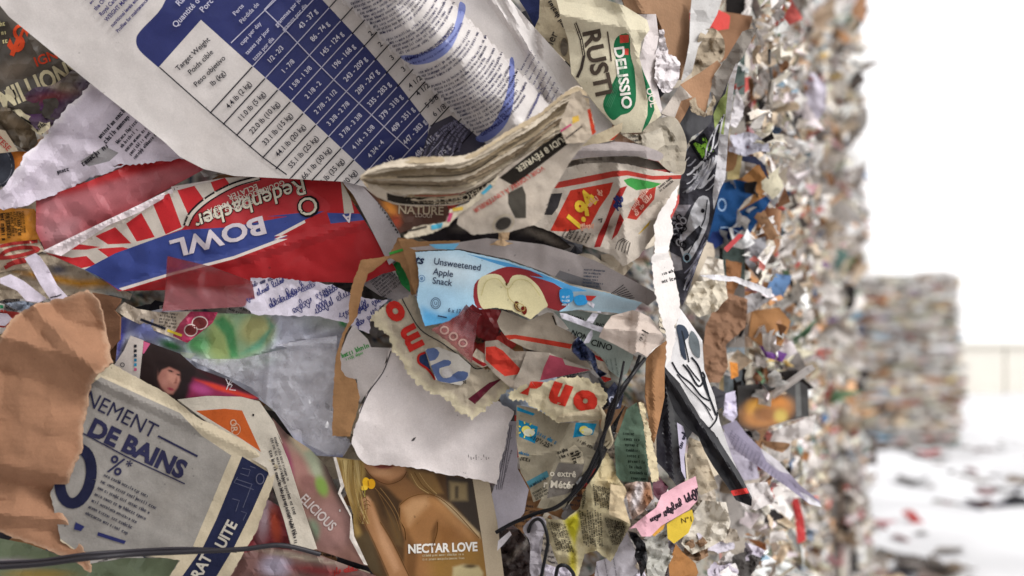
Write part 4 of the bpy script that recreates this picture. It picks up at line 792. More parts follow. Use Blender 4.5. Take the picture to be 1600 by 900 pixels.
COLS = [((249, 105, 448, 273), (314, 31, 569, 265)), ((314, 31, 569, 265), (413, 15, 639, 233)), ((413, 15, 639, 233), (504, 0, 670, 194))]
ROWT = [('4.4 lb (2 kg)', '1/2 - 2/3', '43 - 37 g'), ('11.0 lb (5 kg)', '1 - 7/8', '86 - 74 g'), ('22.0 lb (10 kg)', '1 5/8 - 1 3/8', '145 - 124 g'), ('33.1 lb (15 kg)', '2 1/8 - 2', '196 - 168 g'), ('44.1 lb (20 kg)', '2 7/8 - 2 1/2', '243 - 209 g'),
        ('55.1 lb (25 kg)', '3 3/8 - 2 7/8', '289 - 247 g'), ('66.1 lb (30 kg)', '3 7/8 - 3 3/8', '335 - 283 g'), ('77.2 lb (35 kg)', '4 1/4 - 3 5/8', '379 - 318 g'), ('88.2 lb (40 kg)', '4 3/4 - 4', '409 - 351 g'), ('', '4 1/2', '447 - 383 g'), ('', '', '484 - 415 g'), ('', '', '555 - 475 g')]
for i, tx in enumerate(ROWT):
    mx_, my_ = 329 + 20.4 * (i + .5), 176 + 17.6 * (i + .5)
    for k, s_ in enumerate(tx):
        if s_:
            a_, b_ = isect(mx_, my_, *COLS[k][0]), isect(mx_, my_, *COLS[k][1])
            BT.append(T(s_, ((a_[0] + b_[0]) / 2, (a_[1] + b_[1]) / 2), 47.5, (8.6, 7.4, 8.2)[k], BLK if k == 0 else '#c4c2cf', sx=.9, bold=.016))
for s_, p_, k in (('Quantité d', (290, 20), 9.5), ('Porc', (322, 8), 9.5), ('Ra', (281, 2), 9.5), ('cups per day', (391, 52), 6.6), ('tasses par jour', (402, 64), 6.6), ('tazas por día', (411, 76), 6.6), ('grammes par jour', (452, 16), 6.6), ('gramos por día', (460, 27), 6.6), ('Perte', (372, 15), 7), ('Pérdida de', (389, 20), 7)):
    BT.append(T(s_, p_, 48, k, '#b9b7c8', sx=.95, bold=.01))
for s_, p_ in (('2', (579, 52)), ('2', (594, 69)), ('3', (612, 90)), ('3', (630, 108)), ('4 1/2', (648, 128)), ('4 1/2', (660, 140)), ('5 5/8', (674, 158)), ('6 1/8', (686, 172))): BT.append(T(s_, p_, 40, 8.2, '#33313a', bold=.016))
for i, s_ in enumerate(('the Ord', 'Royal Canin', 'WEIGHT MANAG', 'nutritional levels esta', 'Profiles for maintenance')):
    BT.append(T(s_, (150 + i * 8.6, 17 + i * 8.6), 47, 6.6 if i < 3 else 5.8, '#3a3668', al='l', bold=.03, sx=.85))
BT += [GK((126 + i * 8, -6 + i * 6.5), 47, 40, 5, '#3a3668', 1, seed=130 + i) for i in range(3)]
# text on the rolled part: lines that climb over the bulge
k = 0
for d0 in np.arange(-60, 312, 7.2):
    x0, y0 = 545 + d0 * .699, 4 + d0 * .715; k += 1
    if 128 < d0 < 150 or 292 < d0 < 312: continue
    if k in (5, 9, 20, 26, 34): continue
    BT.append(GK((0, 0), 0, 118 - (k * 7 % 5) * 6, 4.7, '#2b2a4a' if k % 9 else '#22213c', 1, seed=200 + k, path=arc(x0, y0, 12, 74, 118)))
for d0 in range(0, 40, 9): BT.append(GK((832 + d0 * .45 - 10, 170 - d0 * .9 + 25), 68, 26, 3.6, '#4a4a6a', 1, seed=300 + d0))
for i in range(11): BT.append(GK((815 + i * 6.5, 110 + i * 7.5), 62, 34 - i, 3.6, '#3c3b5c', 1, seed=330 + i))
# rings of print over the painted shadow of the roll
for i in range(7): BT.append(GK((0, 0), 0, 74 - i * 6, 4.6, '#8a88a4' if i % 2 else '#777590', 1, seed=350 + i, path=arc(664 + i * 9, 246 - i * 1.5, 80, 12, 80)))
band1 = smooth(z('z2', 800, 310, 850, 350, 900, 360, 1000, 335, 1090, 260, 1150, 110, 1165, 40, 1150, 15, 1130, 15, 1115, 100, 1080, 190, 1000, 262, 900, 302), True, 3)
band2 = smooth(z('z2', 1410, 330, 1435, 345, 1432, 560, 1395, 680, 1330, 755, 1262, 790, 1220, 765, 1310, 695, 1368, 590, 1402, 470), True, 3)
BT += [T("ALIMENTAIRES GÉNÉRALES", (0, 0), 0, 5.8, '#24265a', al='l', sx=.95, bold=.02, warp=lambda v: (arc(0, 0, 8, 74, 125)(v) * np.array([1, -1]) + np.array([632, -95]) * np.array([1, 1]))),
       GK((0, 0), 0, 104, 4, '#3a3c70', 1, seed=371, path=arc(640, 101, 8, 74, 118)), T('GÉNÉRALES DE', (0, 0), 0, 5.8, '#24265a', al='l', sx=.95, bold=.02, warp=lambda v: (arc(0, 0, 24, 84, 118)(v) * np.array([1, -1]) + np.array([752, -213])))]
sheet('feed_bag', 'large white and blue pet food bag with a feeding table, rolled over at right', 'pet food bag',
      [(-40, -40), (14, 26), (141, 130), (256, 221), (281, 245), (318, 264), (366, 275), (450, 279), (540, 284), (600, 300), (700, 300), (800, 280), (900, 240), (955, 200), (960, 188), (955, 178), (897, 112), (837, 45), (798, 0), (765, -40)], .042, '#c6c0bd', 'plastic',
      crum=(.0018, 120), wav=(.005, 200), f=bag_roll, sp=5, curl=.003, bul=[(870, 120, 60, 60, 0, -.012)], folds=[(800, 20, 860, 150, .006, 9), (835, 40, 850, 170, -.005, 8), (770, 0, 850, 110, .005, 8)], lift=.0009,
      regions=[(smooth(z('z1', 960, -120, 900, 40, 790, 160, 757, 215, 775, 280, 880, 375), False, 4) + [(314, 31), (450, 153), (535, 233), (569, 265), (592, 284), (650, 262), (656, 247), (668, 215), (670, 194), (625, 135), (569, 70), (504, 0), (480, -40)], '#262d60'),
               ([(656, 250), (668, 212), (672, 196), (705, 180), (757, 222), (790, 260), (700, 290)], '#3a3848'), (band1, '#727cb0'), (band2, '#656fa8')],  # dark polygon paints the roll's cast shadow into the bag colour
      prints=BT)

# ---- the folded newspaper: a bundle of pages, edges towards us
fn = empty('folded_newspaper', tuple(P3(740, 300, .04))); tag(fn, 'thick folded newspaper with a dark date banner, pressed under the feed bag', 'newspaper')
CT = smooth([(563, 276), (580, 264), (625, 252), (681, 248), (720, 247), (752, 235), (800, 203), (845, 178), (895, 139), (918, 148)], False, 4)
CB = smooth([(563, 280), (582, 302), (614, 318), (653, 322), (698, 321), (732, 314), (775, 291), (815, 263), (862, 233), (930, 200)], False, 4)
NPG = 14
for k in range(NPG, -1, -1):
    f0, f1 = min(1.04, (k + 3.2) / (NPG + 1)), k / (NPG + 1); r = random.Random(k)
    top = [(a[0]*f0 + b[0]*(1-f0), a[1]*f0 + b[1]*(1-f0) + 2.4 * (float(vn(a[0]/38, k*3.1, 5)) - .5)) for a, b in zip(CT, CB)]
    bot = [(a[0]*f1 + b[0]*(1-f1), a[1]*f1 + b[1]*(1-f1) + 2.6 * (float(vn(a[0]/30, k*2.3, 8)) - .5)) for a, b in zip(CT, CB)]
    cut = r.randint(0, 3)
    hue = r.choice(['#bfb09a', '#a08f78', '#cbbfac', '#8f806a', '#b8a78c', '#c6b8a0', '#85765f'])
    pr = []
    if k in (1, 3, 6, 9): 
        seg = [(x, y - 2.2) for x, y in bot[r.randint(3, 12):r.randint(20, 34)]]
        pr = [LN(seg[:max(3, len(seg))], 1.6, r.choice(['#4a4038', '#2c2826', '#a84a3c', '#c8a23a', '#3a86a0']))]
    sheet('page', None, None, top[:len(top)-cut] + bot[:len(bot)-cut][::-1], .126 + .0024 * k, hue, 'news', crum=(.001, 26), wav=(.0014, 50), sp=3.2, tear=1.7, parent=fn, t=(0, .03), prints=pr, thick=.0008)
banner = [(x, y) for x, y in CB[3:30]]; nb_ = len(banner)
def along(curve, flip=True):
    c = np.array(curve)[::-1]; L_ = np.concatenate([[0], np.cumsum(np.hypot(*np.diff(c, axis=0).T))])
    def w(v):
        x = np.interp(v[:, 0], L_, c[:, 0]); y = np.interp(v[:, 0], L_, c[:, 1]); e = 4.
        dx = np.interp(v[:, 0] + e, L_, c[:, 0]) - np.interp(v[:, 0] - e, L_, c[:, 0]); dy = np.interp(v[:, 0] + e, L_, c[:, 1]) - np.interp(v[:, 0] - e, L_, c[:, 1]); n = np.hypot(dx, dy) + 1e-6
        return np.stack([x + v[:, 1] * dy / n, -(y - v[:, 1] * dx / n)], 1)
    return w
bl = [(x - 1, y - 4) for x, y in banner]
sheet('front_page', 'dark banner page of the folded newspaper', None, [(x - 2, y - 18) for x, y in banner] + banner[::-1], .145, '#b0a494', 'news', crum=(.0012, 40), sp=4, parent=fn, tear=.8, t=(0, -.02),
      regions=[([(x - 1, y - 14) for x, y in banner[4:]] + [(x, y - 2) for x, y in banner[4:]][::-1], '#2a2622')],
      prints=[T('AU MERCREDI 14', (0, 0), 0, 9.6, '#d4c8b0', al='l', sx=1.0, bold=.0, warp=lambda v: along([(x - .5, y - 12) for x, y in banner])(v + np.array([62, 0])))])
sheet('lead_page', 'page of the folded newspaper with the date and a red line of print', None, [(716, 336), (745, 310), (790, 262), (850, 224), (908, 184), (933, 205), (893, 248), (862, 300), (850, 338), (836, 350), (800, 361), (738, 367), (714, 350)], .158, '#b8ada0', 'news', crum=(.0018, 50), sp=3.4, parent=fn, tear=1.2, bul=[(790, 330, 50, 25, 25, .012)], curl=.001, lift=.0011,
      regions=[([(898, 184), (916, 203), (855, 250), (802, 290), (780, 278), (838, 233)], '#2a2622'), (z('z5', 1400, 290, 1480, 250, 1500, 300, 1500, 430, 1440, 430, 1400, 350), '#46423c')],
      prints=[T('JEUDI 8 FÉVRIER', (848, 239), 214, 9.6, '#dcd2ba', sx=1.0, bold=.0), T("VOIR L'OFFRE À L'INTÉRIEUR", (795, 296), 212, 7.2, '#a83a30', sx=.98, bold=.012), EL(q('z5', 1375, 460), 17, 12, 30, '#b4a892', 2), EL(q('z5', 1375, 460), 13, 9, 30, '#3a3632')])
sheet('torn_margin', 'torn cream margin with colour test patches on the folded newspaper', None, z('z5', 820, 530, 870, 480, 1050, 450, 1080, 380, 1180, 345, 1300, 230, 1360, 170, 1330, 245, 1240, 330, 1190, 365, 1130, 405, 1070, 470, 960, 520, 840, 545), .164, '#c4b9a4', 'news', crum=(.002, 26), sp=3, tear=1.5, parent=fn,
      prints=[PG(z('z5', 970, 470, 1040, 455, 1030, 485, 975, 495), '#4a9ab4'), PG(z('z5', 1060, 450, 1075, 400, 1095, 400, 1080, 450), '#b4486a'), PG(z('z5', 1250, 290, 1300, 240, 1315, 255, 1265, 300), '#4a9ab4'), PG(z('z5', 850, 495, 950, 470, 950, 482, 850, 505), '#3a3430'), PG(z('z5', 1090, 375, 1150, 365, 1150, 385, 1095, 392), '#c8a84a')])
sheet('supplement', 'red edged supplement peeking from the folded newspaper', None, z('z3', 330, 520, 380, 500, 430, 590, 465, 735, 400, 790, 300, 800, 260, 700), .166, '#b8aa98', 'news', crum=(.002, 26), sp=3, tear=1, parent=fn, regions=[(z('z3', 418, 610, 442, 600, 466, 735, 446, 755), '#b8402a'), (z('z3', 335, 650, 370, 640, 375, 670, 335, 690), '#c8a44a')], prints=[LN(z('z3', 270, 730, 330, 690), 3, '#b0486a'), LN(z('z3', 300, 770, 390, 700), 2, '#3a3430')])
sheet('magazine_page', 'brown magazine page with cream lettering under the folded newspaper', 'magazine page', z('z5', 590, 250, 700, 335, 900, 360, 1060, 360, 1100, 440, 860, 490, 800, 515, 730, 400), .058, '#4c3228', 'gloss', crum=(.003, 50), paint=[('e', 610, 325, 8, 20, 30, '#b8742e', 6), ('e', 618, 345, 8, 10, 20, '#94402c', 5)], prints=[T('NATURE', q('z5', 915, 385), -2, 13, '#9a8c78', sx=1.0, bold=.02), T('LOOUI', q('z5', 930, 415), -3, 6, '#94867a')])
sheet('car_photo_page', 'newspaper photograph strip with painted black shadow above the apple snack box', 'newspaper page', z('z5', 850, 520, 1000, 470, 1120, 430, 1200, 490, 1340, 470, 1480, 440, 1620, 420) + z('z6', 190, 490, 260, 530, 330, 590, 250, 620, 100, 590, 0, 570) + z('z5', 1450, 565, 1150, 560, 960, 560), .05, '#262224', 'news', crum=(.005, 45), paint=[('e', 740, 352, 26, 6, 10, '#6a625a', 5), ('e', 830, 362, 30, 7, -8, '#4a4440', 5), ('e', 855, 372, 30, 5, -25, '#8a8278', 4)])  # near-black base colour paints in the shadow region along with the picture
sheet('cardboard_tab', 'tiny torn cardboard tab on top of the apple snack box', 'cardboard tab', z('z5', 1350, 500, 1390, 485, 1412, 500, 1400, 560, 1430, 570, 1380, 585, 1290, 578, 1345, 550), .1, '#a88e70', 'card', crum=(.002, 12), sp=2.5, tear=1)

# ---- second newspaper with the red price field
np2 = sheet('price_newspaper', 'newspaper page with a red field and a yellow price, folded beside the dated newspaper', 'newspaper',
      z('z6', 150, 205, 250, 165, 400, 125, 560, 118, 640, 130, 780, 160, 945, 185, 930, 240, 922, 300, 880, 400, 790, 520, 700, 650, 620, 700, 560, 640, 450, 595, 330, 560, 220, 505, 80, 455, 95, 390), .085, '#bab0a4', 'news', crum=(.004, 50), wav=(.004, 90), curl=.004, sp=4, tear=1,
      folds=[tuple(z('z6', 600, 260, 640, 640)[0] + z('z6', 600, 260, 640, 640)[1]) + (.018, 26), tuple(z('z6', 500, 500, 900, 300)[0] + z('z6', 500, 500, 900, 300)[1]) + (-.015, 20)], bul=[(940, 385, 40, 22, -20, .014)],
      regions=[(z('z6', 145, 235, 250, 230, 400, 200, 560, 168, 640, 165, 780, 195, 945, 190, 940, 212, 780, 217, 640, 192, 560, 202, 400, 237, 250, 264, 145, 262), '#a83c34'), (z('z6', 325, 275, 562, 230, 540, 295, 485, 375, 430, 480, 300, 505, 212, 500), '#b5382a'),
               (z('z6', 140, 300, 280, 290, 255, 370, 222, 412, 95, 410), '#3c3a3c'), (z('z6', 620, 218, 660, 205, 830, 238, 790, 260, 690, 275, 640, 245), '#3f8a44'), (z('z6', 720, 285, 800, 255, 790, 325, 690, 440, 640, 430, 665, 370), '#a83a30'),
               (z('z6', 560, 330, 600, 262, 640, 250, 600, 335, 548, 430, 525, 500, 490, 590, 455, 592, 480, 520, 520, 440), '#962c2a'), (z('z6', 600, 400, 622, 440, 585, 520, 552, 552), '#962c2a'), (z('z6', 700, 520, 770, 440, 760, 470, 710, 515), '#b89a34')],
      prints=[T('1.94', q('z6', 385, 385), 58, 25, '#d8b43a', sx=.95, shear=.15, bold=.05), HW(q('z6', 575, 380), 52, 24, 12, '#2a3468', 45, 2.4), HW(q('z6', 430, 370), 50, 26, 8, '#d8a088', 41, 1.4), HW(q('z6', 380, 490), 12, 20, 7, '#d8a088', 42, 1.2), HW(q('z6', 690, 420), 52, 34, 8, '#d0a898', 43, 1.2), HW(q('z6', 670, 385), 52, 34, 8, '#d0a898', 44, 1.2),
              GK(q('z6', 320, 545), 74, 14, 4, '#3a3634', 1, seed=141)] + [GK(q('z6', 280 + i * 22, 540 + i * 5), 62, 16, 3.6, '#3a3634', 1, seed=142 + i) for i in range(7)] + [LN(smooth(z('z6', 575 + i * 16, 600 + i * 8, 590 + i * 16, 560 + i * 4, 625 + i * 8, 540 + i * 6), False), 1.3, '#4a4440') for i in range(5)] +
             [GK(q('z6', 820 + i * 6, 265 + i * 18), 38, 26, 4.4, '#3a3634', 1, seed=152 + i) for i in range(2)] + [LN(z('z6', 480, 440, 500, 432, 495, 455), 2, '#2a2628')])
sheet('curved_page', 'curved lilac white page lying over the price newspaper', 'newspaper page', z('z6', 205, 135, 320, 60, 440, 20, 560, 5, 700, 20, 835, 70, 810, 112, 700, 85, 560, 85, 400, 95, 290, 115), .1, '#a39a98', 'news', crum=(.002, 50), sp=4, sm=True, bul=[(950, 235, 60, 9, 0, .012)])
sheet('dark_fold', 'dark newspaper fold right above the red rule of the price newspaper', 'newspaper page', z('z6', 190, 170, 300, 115, 420, 95, 560, 85, 700, 90, 810, 115, 860, 160, 780, 160, 640, 130, 560, 118, 400, 126, 250, 165), .07, '#6c645c', 'news', crum=(.003, 30), sp=4)  # darker newsprint page behind the curved page
sheet('folded_corner', 'cream folded newspaper corner with red tip above the curved page', 'newspaper page', z('z3', 350, 800, 480, 740, 615, 680, 610, 720, 560, 780, 470, 800, 330, 870, 230, 895), .104, '#b8aa90', 'news', crum=(.002, 30), sp=3.5, regions=[(z('z3', 540, 780, 600, 735, 605, 775), '#b0402e')])
sheet('crumpled_newsprint', 'grey crumpled newsprint wad below the pizza box', 'newspaper wad', z('z3', 600, 740, 700, 745, 760, 690, 830, 655, 900, 650, 945, 710, 972, 800, 960, 900) + z('z6', 970, 100, 950, 185, 870, 165, 800, 100, 740, 40), .078, '#9a9284', 'news', crum=(.014, 34), sp=4, curl=.008, sm=True, prints=[GK(q('z3', 610, 770), 5, 30, 4, '#4a4642', 5, 6, seed=161)])
sheet('torn_corner', 'cream torn newsprint corner on the grey wad', 'newspaper scrap', z('z3', 715, 750, 830, 708, 850, 800, 800, 840, 730, 810), .1, '#b9b0a0', 'news', crum=(.003, 20), sp=3.5, tear=1.5)

# ---- upper right: pizza box and its neighbours
sheet('newsprint_strip', 'narrow folded newsprint strip between the feed bag and the pizza box', 'newspaper strip', z('z3', 20, -30, 160, -30, 245, 0, 270, 90, 315, 220, 322, 360, 250, 290, 130, 160, 80, 60), .03, '#a89c84', 'news', crum=(.003, 36), regions=[(z('z3', 0, -30, 155, -30, 150, 100, 125, 155, 60, 70), '#262c4c')], prints=[GK(q('z3', 200, 10), -60, 56, 8, '#2a2628', 1, seed=171), T('ier', q('z3', 220, 210), 65, 13, '#4a443e'), EL(q('z3', 290, 260), 6, 14, 0, '#6a6258')])
sheet('cardboard_sheet', 'plain brown cardboard panel standing behind the pizza box', 'cardboard', z('z3', 600, -40, 1010, -40, 985, 60, 992, 200, 965, 340, 940, 440, 880, 420, 830, 150, 800, 80, 640, 70), .0, '#94745a', 'card', crum=(.003, 80), thick=.004, folds=[(990, -10, 1010, 30, .006, 10)])
sheet('brown_cardboard', 'deep brown cardboard piece at the very top right of the near bale', 'cardboard', z('z3', 1090, 160, 1150, 60, 1340, 90, 1310, 190, 1200, 320, 1150, 350), -.06, '#86644c', 'card', crum=(.004, 50), thick=.004)
sheet('white_ribbon', 'pale white paper ribbon rising at the top between cardboards', 'paper strip', z('z3', 1000, -30, 1175, -30, 1140, 80, 1085, 180, 1035, 260, 1000, 400, 940, 460, 985, 250, 990, 90), .03, '#c4c2c0', 'paper', crum=(.005, 40), t=(.05, 0), curl=.005)
sheet('beige_wad', 'beige crumpled paper wad beside the white ribbon', 'paper wad', z('z3', 1045, 185, 1120, 158, 1175, 215, 1180, 300, 1150, 350, 1060, 420, 1000, 420, 1020, 300), .035, '#a89a86', 'news', crum=(.014, 26), sp=3.5, curl=.006, sm=True)
sheet('carton_flap', 'open brown carton flap with a white face below the cardboard panel', 'carton', z('z3', 830, 630, 935, 470, 1050, 400, 1140, 335, 1162, 360, 1125, 410, 1100, 510, 1075, 630, 1030, 630, 1000, 560, 960, 640, 930, 690, 895, 655), .05, '#a07c60', 'card', crum=(.003, 50), thick=.003, t=(.03, 0), regions=[(z('z3', 820, 640, 930, 468, 1002, 540, 940, 560, 900, 665), '#c2b8ae')], folds=[(1062, 130, 1080, 155, .01, 20)])
sheet('ragged_edge', 'ragged grey cardboard edge curling round the carton flap', 'cardboard edge', z('z3', 985, 560, 1020, 540, 1030, 600, 1080, 630, 1120, 530, 1130, 560, 1095, 640, 1060, 650, 1000, 620), .07, '#9a8c78', 'card', crum=(.006, 14), sp=2.6, tear=2)
sheet('black_wedge', 'black plastic wedge between the pizza box and the graffiti page', 'plastic piece', z('z3', 990, 555, 1075, 640, 1130, 640, 1100, 700, 1000, 760, 965, 820, 925, 690), .02, '#221f26', 'plastic', crum=(.004, 40))
sheet('white_wrap', 'white paper lining showing between pizza box and tissue', 'paper sheet', z('z3', 640, 80, 800, 78, 815, 200, 800, 300, 800, 450, 835, 610, 815, 640, 760, 480, 705, 330, 735, 220), .03, '#cfc6c4', 'paper', crum=(.005, 40), curl=.005)
sheet('tissue_wad', 'crumpled white tissue right of the pizza box', 'tissue', z('z3', 820, 170, 840, 160, 868, 300, 905, 310, 935, 350, 930, 440, 880, 505, 840, 510, 795, 450, 795, 340), .042, '#d6d0d2', 'paper', crum=(.012, 18), sp=3, tear=2)
sheet('pizza_box', 'cream pizza box crushed with a green and red label and dark lettering', 'pizza box',
      z('z3', 240, -30, 420, -30, 620, 30, 750, 110, 765, 165, 720, 230, 708, 320, 725, 390, 765, 480, 800, 570, 830, 640, 765, 695, 735, 735, 610, 740, 480, 600, 330, 410, 312, 220, 270, 90), .05, '#c6bea6', 'paper', crum=(.003, 70), thick=.002, curl=.004,
      folds=[tuple(z('z3', 270, 80, 760, 180)[0] + z('z3', 270, 80, 760, 180)[1]) + (.012, 22), (1000, 100, 1030, 190, .006, 12)], bul=[(960, 120, 50, 90, -15, .02)], sp=4.5,
      regions=[(smooth(z('z3', 565, 250, 590, 200, 650, 192, 658, 300, 682, 400, 688, 560, 655, 622, 605, 640, 560, 668, 515, 615, 508, 560, 550, 480, 590, 390, 575, 320), True, 3), '#1f6a44'), (z('z3', 598, 195, 648, 193, 650, 235, 600, 240), '#c2473c'), (z('z3', 610, 270, 648, 270, 648, 305, 615, 305), '#c2473c'),
               (z('z3', 718, 365, 745, 420, 778, 520, 792, 610, 772, 660, 738, 730, 718, 738, 752, 640, 755, 560, 735, 450), '#1f6a44')],
      prints=[T('RUSTI', q('z3', 478, 345), -78, 27, '#4a4038', sx=1.05, bold=.03), LN(z('z3', 530, 175, 545, 280, 552, 340), 2.2, '#4a4038'), LN(z('z3', 352, 130, 385, 220, 400, 310, 385, 380, 362, 430), 4.5, '#3a322e'), LN(z('z3', 352, 132, 385, 222, 399, 308), 1.2, '#b9b098'),
              T('DELISSIO', q('z3', 618, 430), -82, 15.5, '#e6e2da', sx=1.12, bold=.03), T('OOL', q('z3', 775, 540), -75, 10, '#ded8cc', bold=.02)] + [LN(smooth(z('z3', 520 + i * 9, 590 + i * 3, 570 + i * 8, 480, 600 + i * 7, 390, 585 + i * 8, 330), False), .7, '#4a8a66') for i in range(4)])

# ---- apple snack box
apple = sheet('snack_box', 'light blue apple snack box with a halved apple picture, its lower edge torn', 'snack box',
      [(649, 394), (718, 391), (794, 407), (850, 427), (890, 445), (946, 457), (1003, 473), (985, 492), (950, 488), (905, 484), (875, 487), (853, 480), (829, 499), (800, 485), (775, 481), (750, 483), (738, 474), (718, 493), (698, 503), (664, 510), (651, 470), (655, 442), (653, 420)], .072, '#a6cfe6', 'gloss', crum=(.0012, 90), wav=(.003, 140), thick=.0012, sp=3.2, tear=.8, t=(.004, 0), curl=.002,
      paint=[('e', 700, 420, 60, 26, -10, '#c6d8e2', 30), ('e', 680, 470, 40, 20, 0, '#a8cfe8', 15), ('p', [(660, 480), (690, 492), (720, 484), (715, 515), (655, 520)], '#5aa6d8', 8), ('p', z('z6', 330, 800, 520, 840, 760, 900, 700, 960, 300, 960), '#8fa2ac', 10)],
      regions=[(z('z5', 1170, 628, 1400, 678, 1600, 745) + z('z6', 150, 735, 330, 805, 420, 835, 330, 838, 150, 765, 20, 725) + z('z5', 1500, 735, 1300, 672), '#4f9ad0'),
               (smooth(z('z5', 1370, 705, 1420, 700, 1520, 720, 1600, 760) + z('z6', 100, 750, 230, 790, 310, 850, 320, 900, 255, 950, 190, 940, 60, 900) + [(840, 480), (760, 484), (742, 475), (740, 452), (746, 438), (768, 425)], True, 2), '#8a2a30'),
               (smooth([(746, 447), (752, 433), (768, 428), (783, 431), (793, 444), (801, 431), (821, 431), (841, 447), (853, 470), (854, 481), (829, 500), (800, 486), (775, 482), (757, 484), (748, 470)], True, 3), '#d8cfa4')],
      prints=[T('ts', q('z5', 912, 660), -6, 13, '#26304a', shear=.25, bold=.03), T('Unsweetened', q('z5', 985, 685), -8, 10.2, '#2a3450', al='l', sx=.92, bold=.01), T('Apple', q('z5', 982, 742), -8, 10.2, '#2a3450', al='l', sx=.92, bold=.01), T('Snack', q('z5', 978, 792), -8, 10.2, '#2a3450', al='l', sx=.92, bold=.01),
              EL(q('y2', 998, 120), 7.5, 8.5, 0, '#3a4a66', 1), EL(q('y2', 998, 120), 5, 6, 0, '#3a4a66', .8), T('U', q('y2', 998, 120), -5, 5, '#3a4a66'), T('6 x 17 g', q('y2', 1065, 168), -8, 6.6, '#2a3450', al='l', sx=.85), T('e', q('z5', 920, 765), -5, 7, '#3a6aa0'), EL(q('z5', 920, 765), 5, 5, 0, '#3a6aa0', .8), LN(z('y2', 1010, 190, 1060, 200), 2, '#2a3450'),
              PG(smooth(z('y2', 1440, 110, 1460, 115, 1455, 140, 1475, 165, 1455, 165, 1435, 140), True, 3), '#5a2c1c'), PG(smooth(z('y2', 1475, 140, 1500, 140, 1505, 170, 1490, 185, 1475, 165), True, 3), '#6a2018'), PG(z('z5', 1385, 790, 1398, 788, 1396, 806, 1388, 804), '#5a4020'), LN(smooth([(752, 462), (760, 440), (778, 436), (793, 452), (806, 438), (826, 440), (844, 462)], False), .9, '#bfb47c'), LN(smooth([(793, 450), (796, 466), (812, 480)], False), .8, '#b8a86c'), EL((813, 480), 8, 5, -30, '#b9a566', 1),
              PG(smooth(z('z6', 265, 830, 300, 820, 335, 835, 340, 885, 300, 905, 270, 890), True, 3), '#2f8ac4'), PG(smooth(z('z6', 345, 870, 385, 855, 415, 870, 415, 905, 370, 915, 350, 900), True, 3), '#2f8ac4'), GK(q('z6', 278, 872), 0, 11, 4, '#c8d8e4', 3, 6, seed=181), PG(z('z6', 410, 860, 470, 862, 440, 890, 415, 885), '#a8322e')])
sheet('side_panel', 'grey side of the snack box with barcode', None, [(640, 387), (700, 381), (760, 372), (800, 376), (850, 382), (885, 392), (930, 407), (970, 428), (1000, 444), (1022, 456), (1027, 466), (1012, 478), (1003, 472), (946, 455), (890, 443), (850, 425), (794, 405), (718, 389), (649, 391)], .074, '#9a9290', 'gloss', crum=(.002, 50), thick=.001, sp=4, parent=apple, t=(0, -.012), f=lambda x, y: .018 * np.clip((470 - y) / 90, 0, 1),
      regions=[(z('z6', 265, 720, 480, 790, 500, 830, 420, 830, 235, 760), '#6c6a6c')],
      prints=[LN(smooth([(640, 386), (700, 380), (760, 371.5), (800, 375.5), (850, 381.5), (885, 391.5), (930, 406.5), (970, 427.5)], False), 2.2, '#5aa6d4'), GK(q('z5', 1200, 650), -10, 110, 2.6, '#6a6462', 4, 5, seed=182, end=.3), GK(q('z6', 400, 720), -4, 34, 3, '#3c4a60', 9, 5, seed=183, end=.4)] +
             [LN(z('z6', 550 + i * 3, 850 + i * 6, 620 + i * 10, 800 + i * 12), 1, '#2c2a2c') for i in range(12)] + [PG(z('z5', 960, 575, 1130, 570, 1100, 605, 1000, 600), '#6aa8cc')])
sheet('cardboard_edge', 'bare brown cardboard edge left of the apple snack box', 'cardboard edge', z('z5', 790, 545, 870, 545, 900, 560, 1130, 555, 1120, 600, 890, 615, 905, 720, 905, 790, 885, 850, 862, 800, 850, 700), .062, '#8a6848', 'card', crum=(.002, 40), thick=.002, tear=1)

# ---- centre: the torn promo newspapers and films
sheet('red_field', 'maroon red paper behind the torn films under the apple', 'paper scrap', z('a4', -120, 60, 0, 100, 100, 110, 110, 200, 60, 330, 0, 320, -60, 300, -120, 200), .036, '#7c1e22', 'gloss', crum=(.005, 30))
sheet('promo_newspaper', 'torn newspaper with large red letters and a maroon bar, ragged cream edge', 'newspaper',
      z('a3', 180, 70, 310, 20, 390, -10, 440, 60, 450, 160, 560, 210, 700, 330, 830, 480, 950, 540, 1075, 650, 1000, 720, 880, 830, 800, 880, 740, 840, 690, 830, 590, 720, 500, 680, 420, 620, 330, 520, 250, 400, 220, 300, 140, 250, 70, 170, 120, 110), .055, '#a59a88', 'news', crum=(.005, 48), tear=4.5, sp=3, curl=.003, t=(0, .006),
      rim=(14, '#bdb399', z('a3', 70, 170, 220, 300, 250, 400, 330, 520, 420, 620, 590, 720, 690, 830, 800, 880, 880, 830, 1000, 720, 1075, 650)),
      regions=[(z('a3', 770, 735, 920, 620, 1010, 590, 990, 610, 930, 660, 820, 772), '#5c2230'), (z('a3', 440, 410, 470, 400, 510, 530, 440, 500, 415, 460), '#2c3a5c')],
      prints=[LN(smooth(z('a3', 305, 25, 350, 110, 440, 250, 600, 350, 760, 470, 820, 520, 870, 518, 920, 500), False), 1.6, '#2a2a2c'), T('o', q('a3', 258, 115), 123, 33, '#a82822', sx=1.2, bold=.06), T('m', q('a3', 375, 305), 117, 34, '#a82822', sx=1.05, bold=.05), LN(smooth(z('a3', 470, 408, 425, 430, 425, 480, 480, 520, 515, 560, 540, 600), False), 3.5, '#a82822'),
              GK(q('a3', 660, 635), 5, 20, 7, '#3a3434', 1, seed=191)])
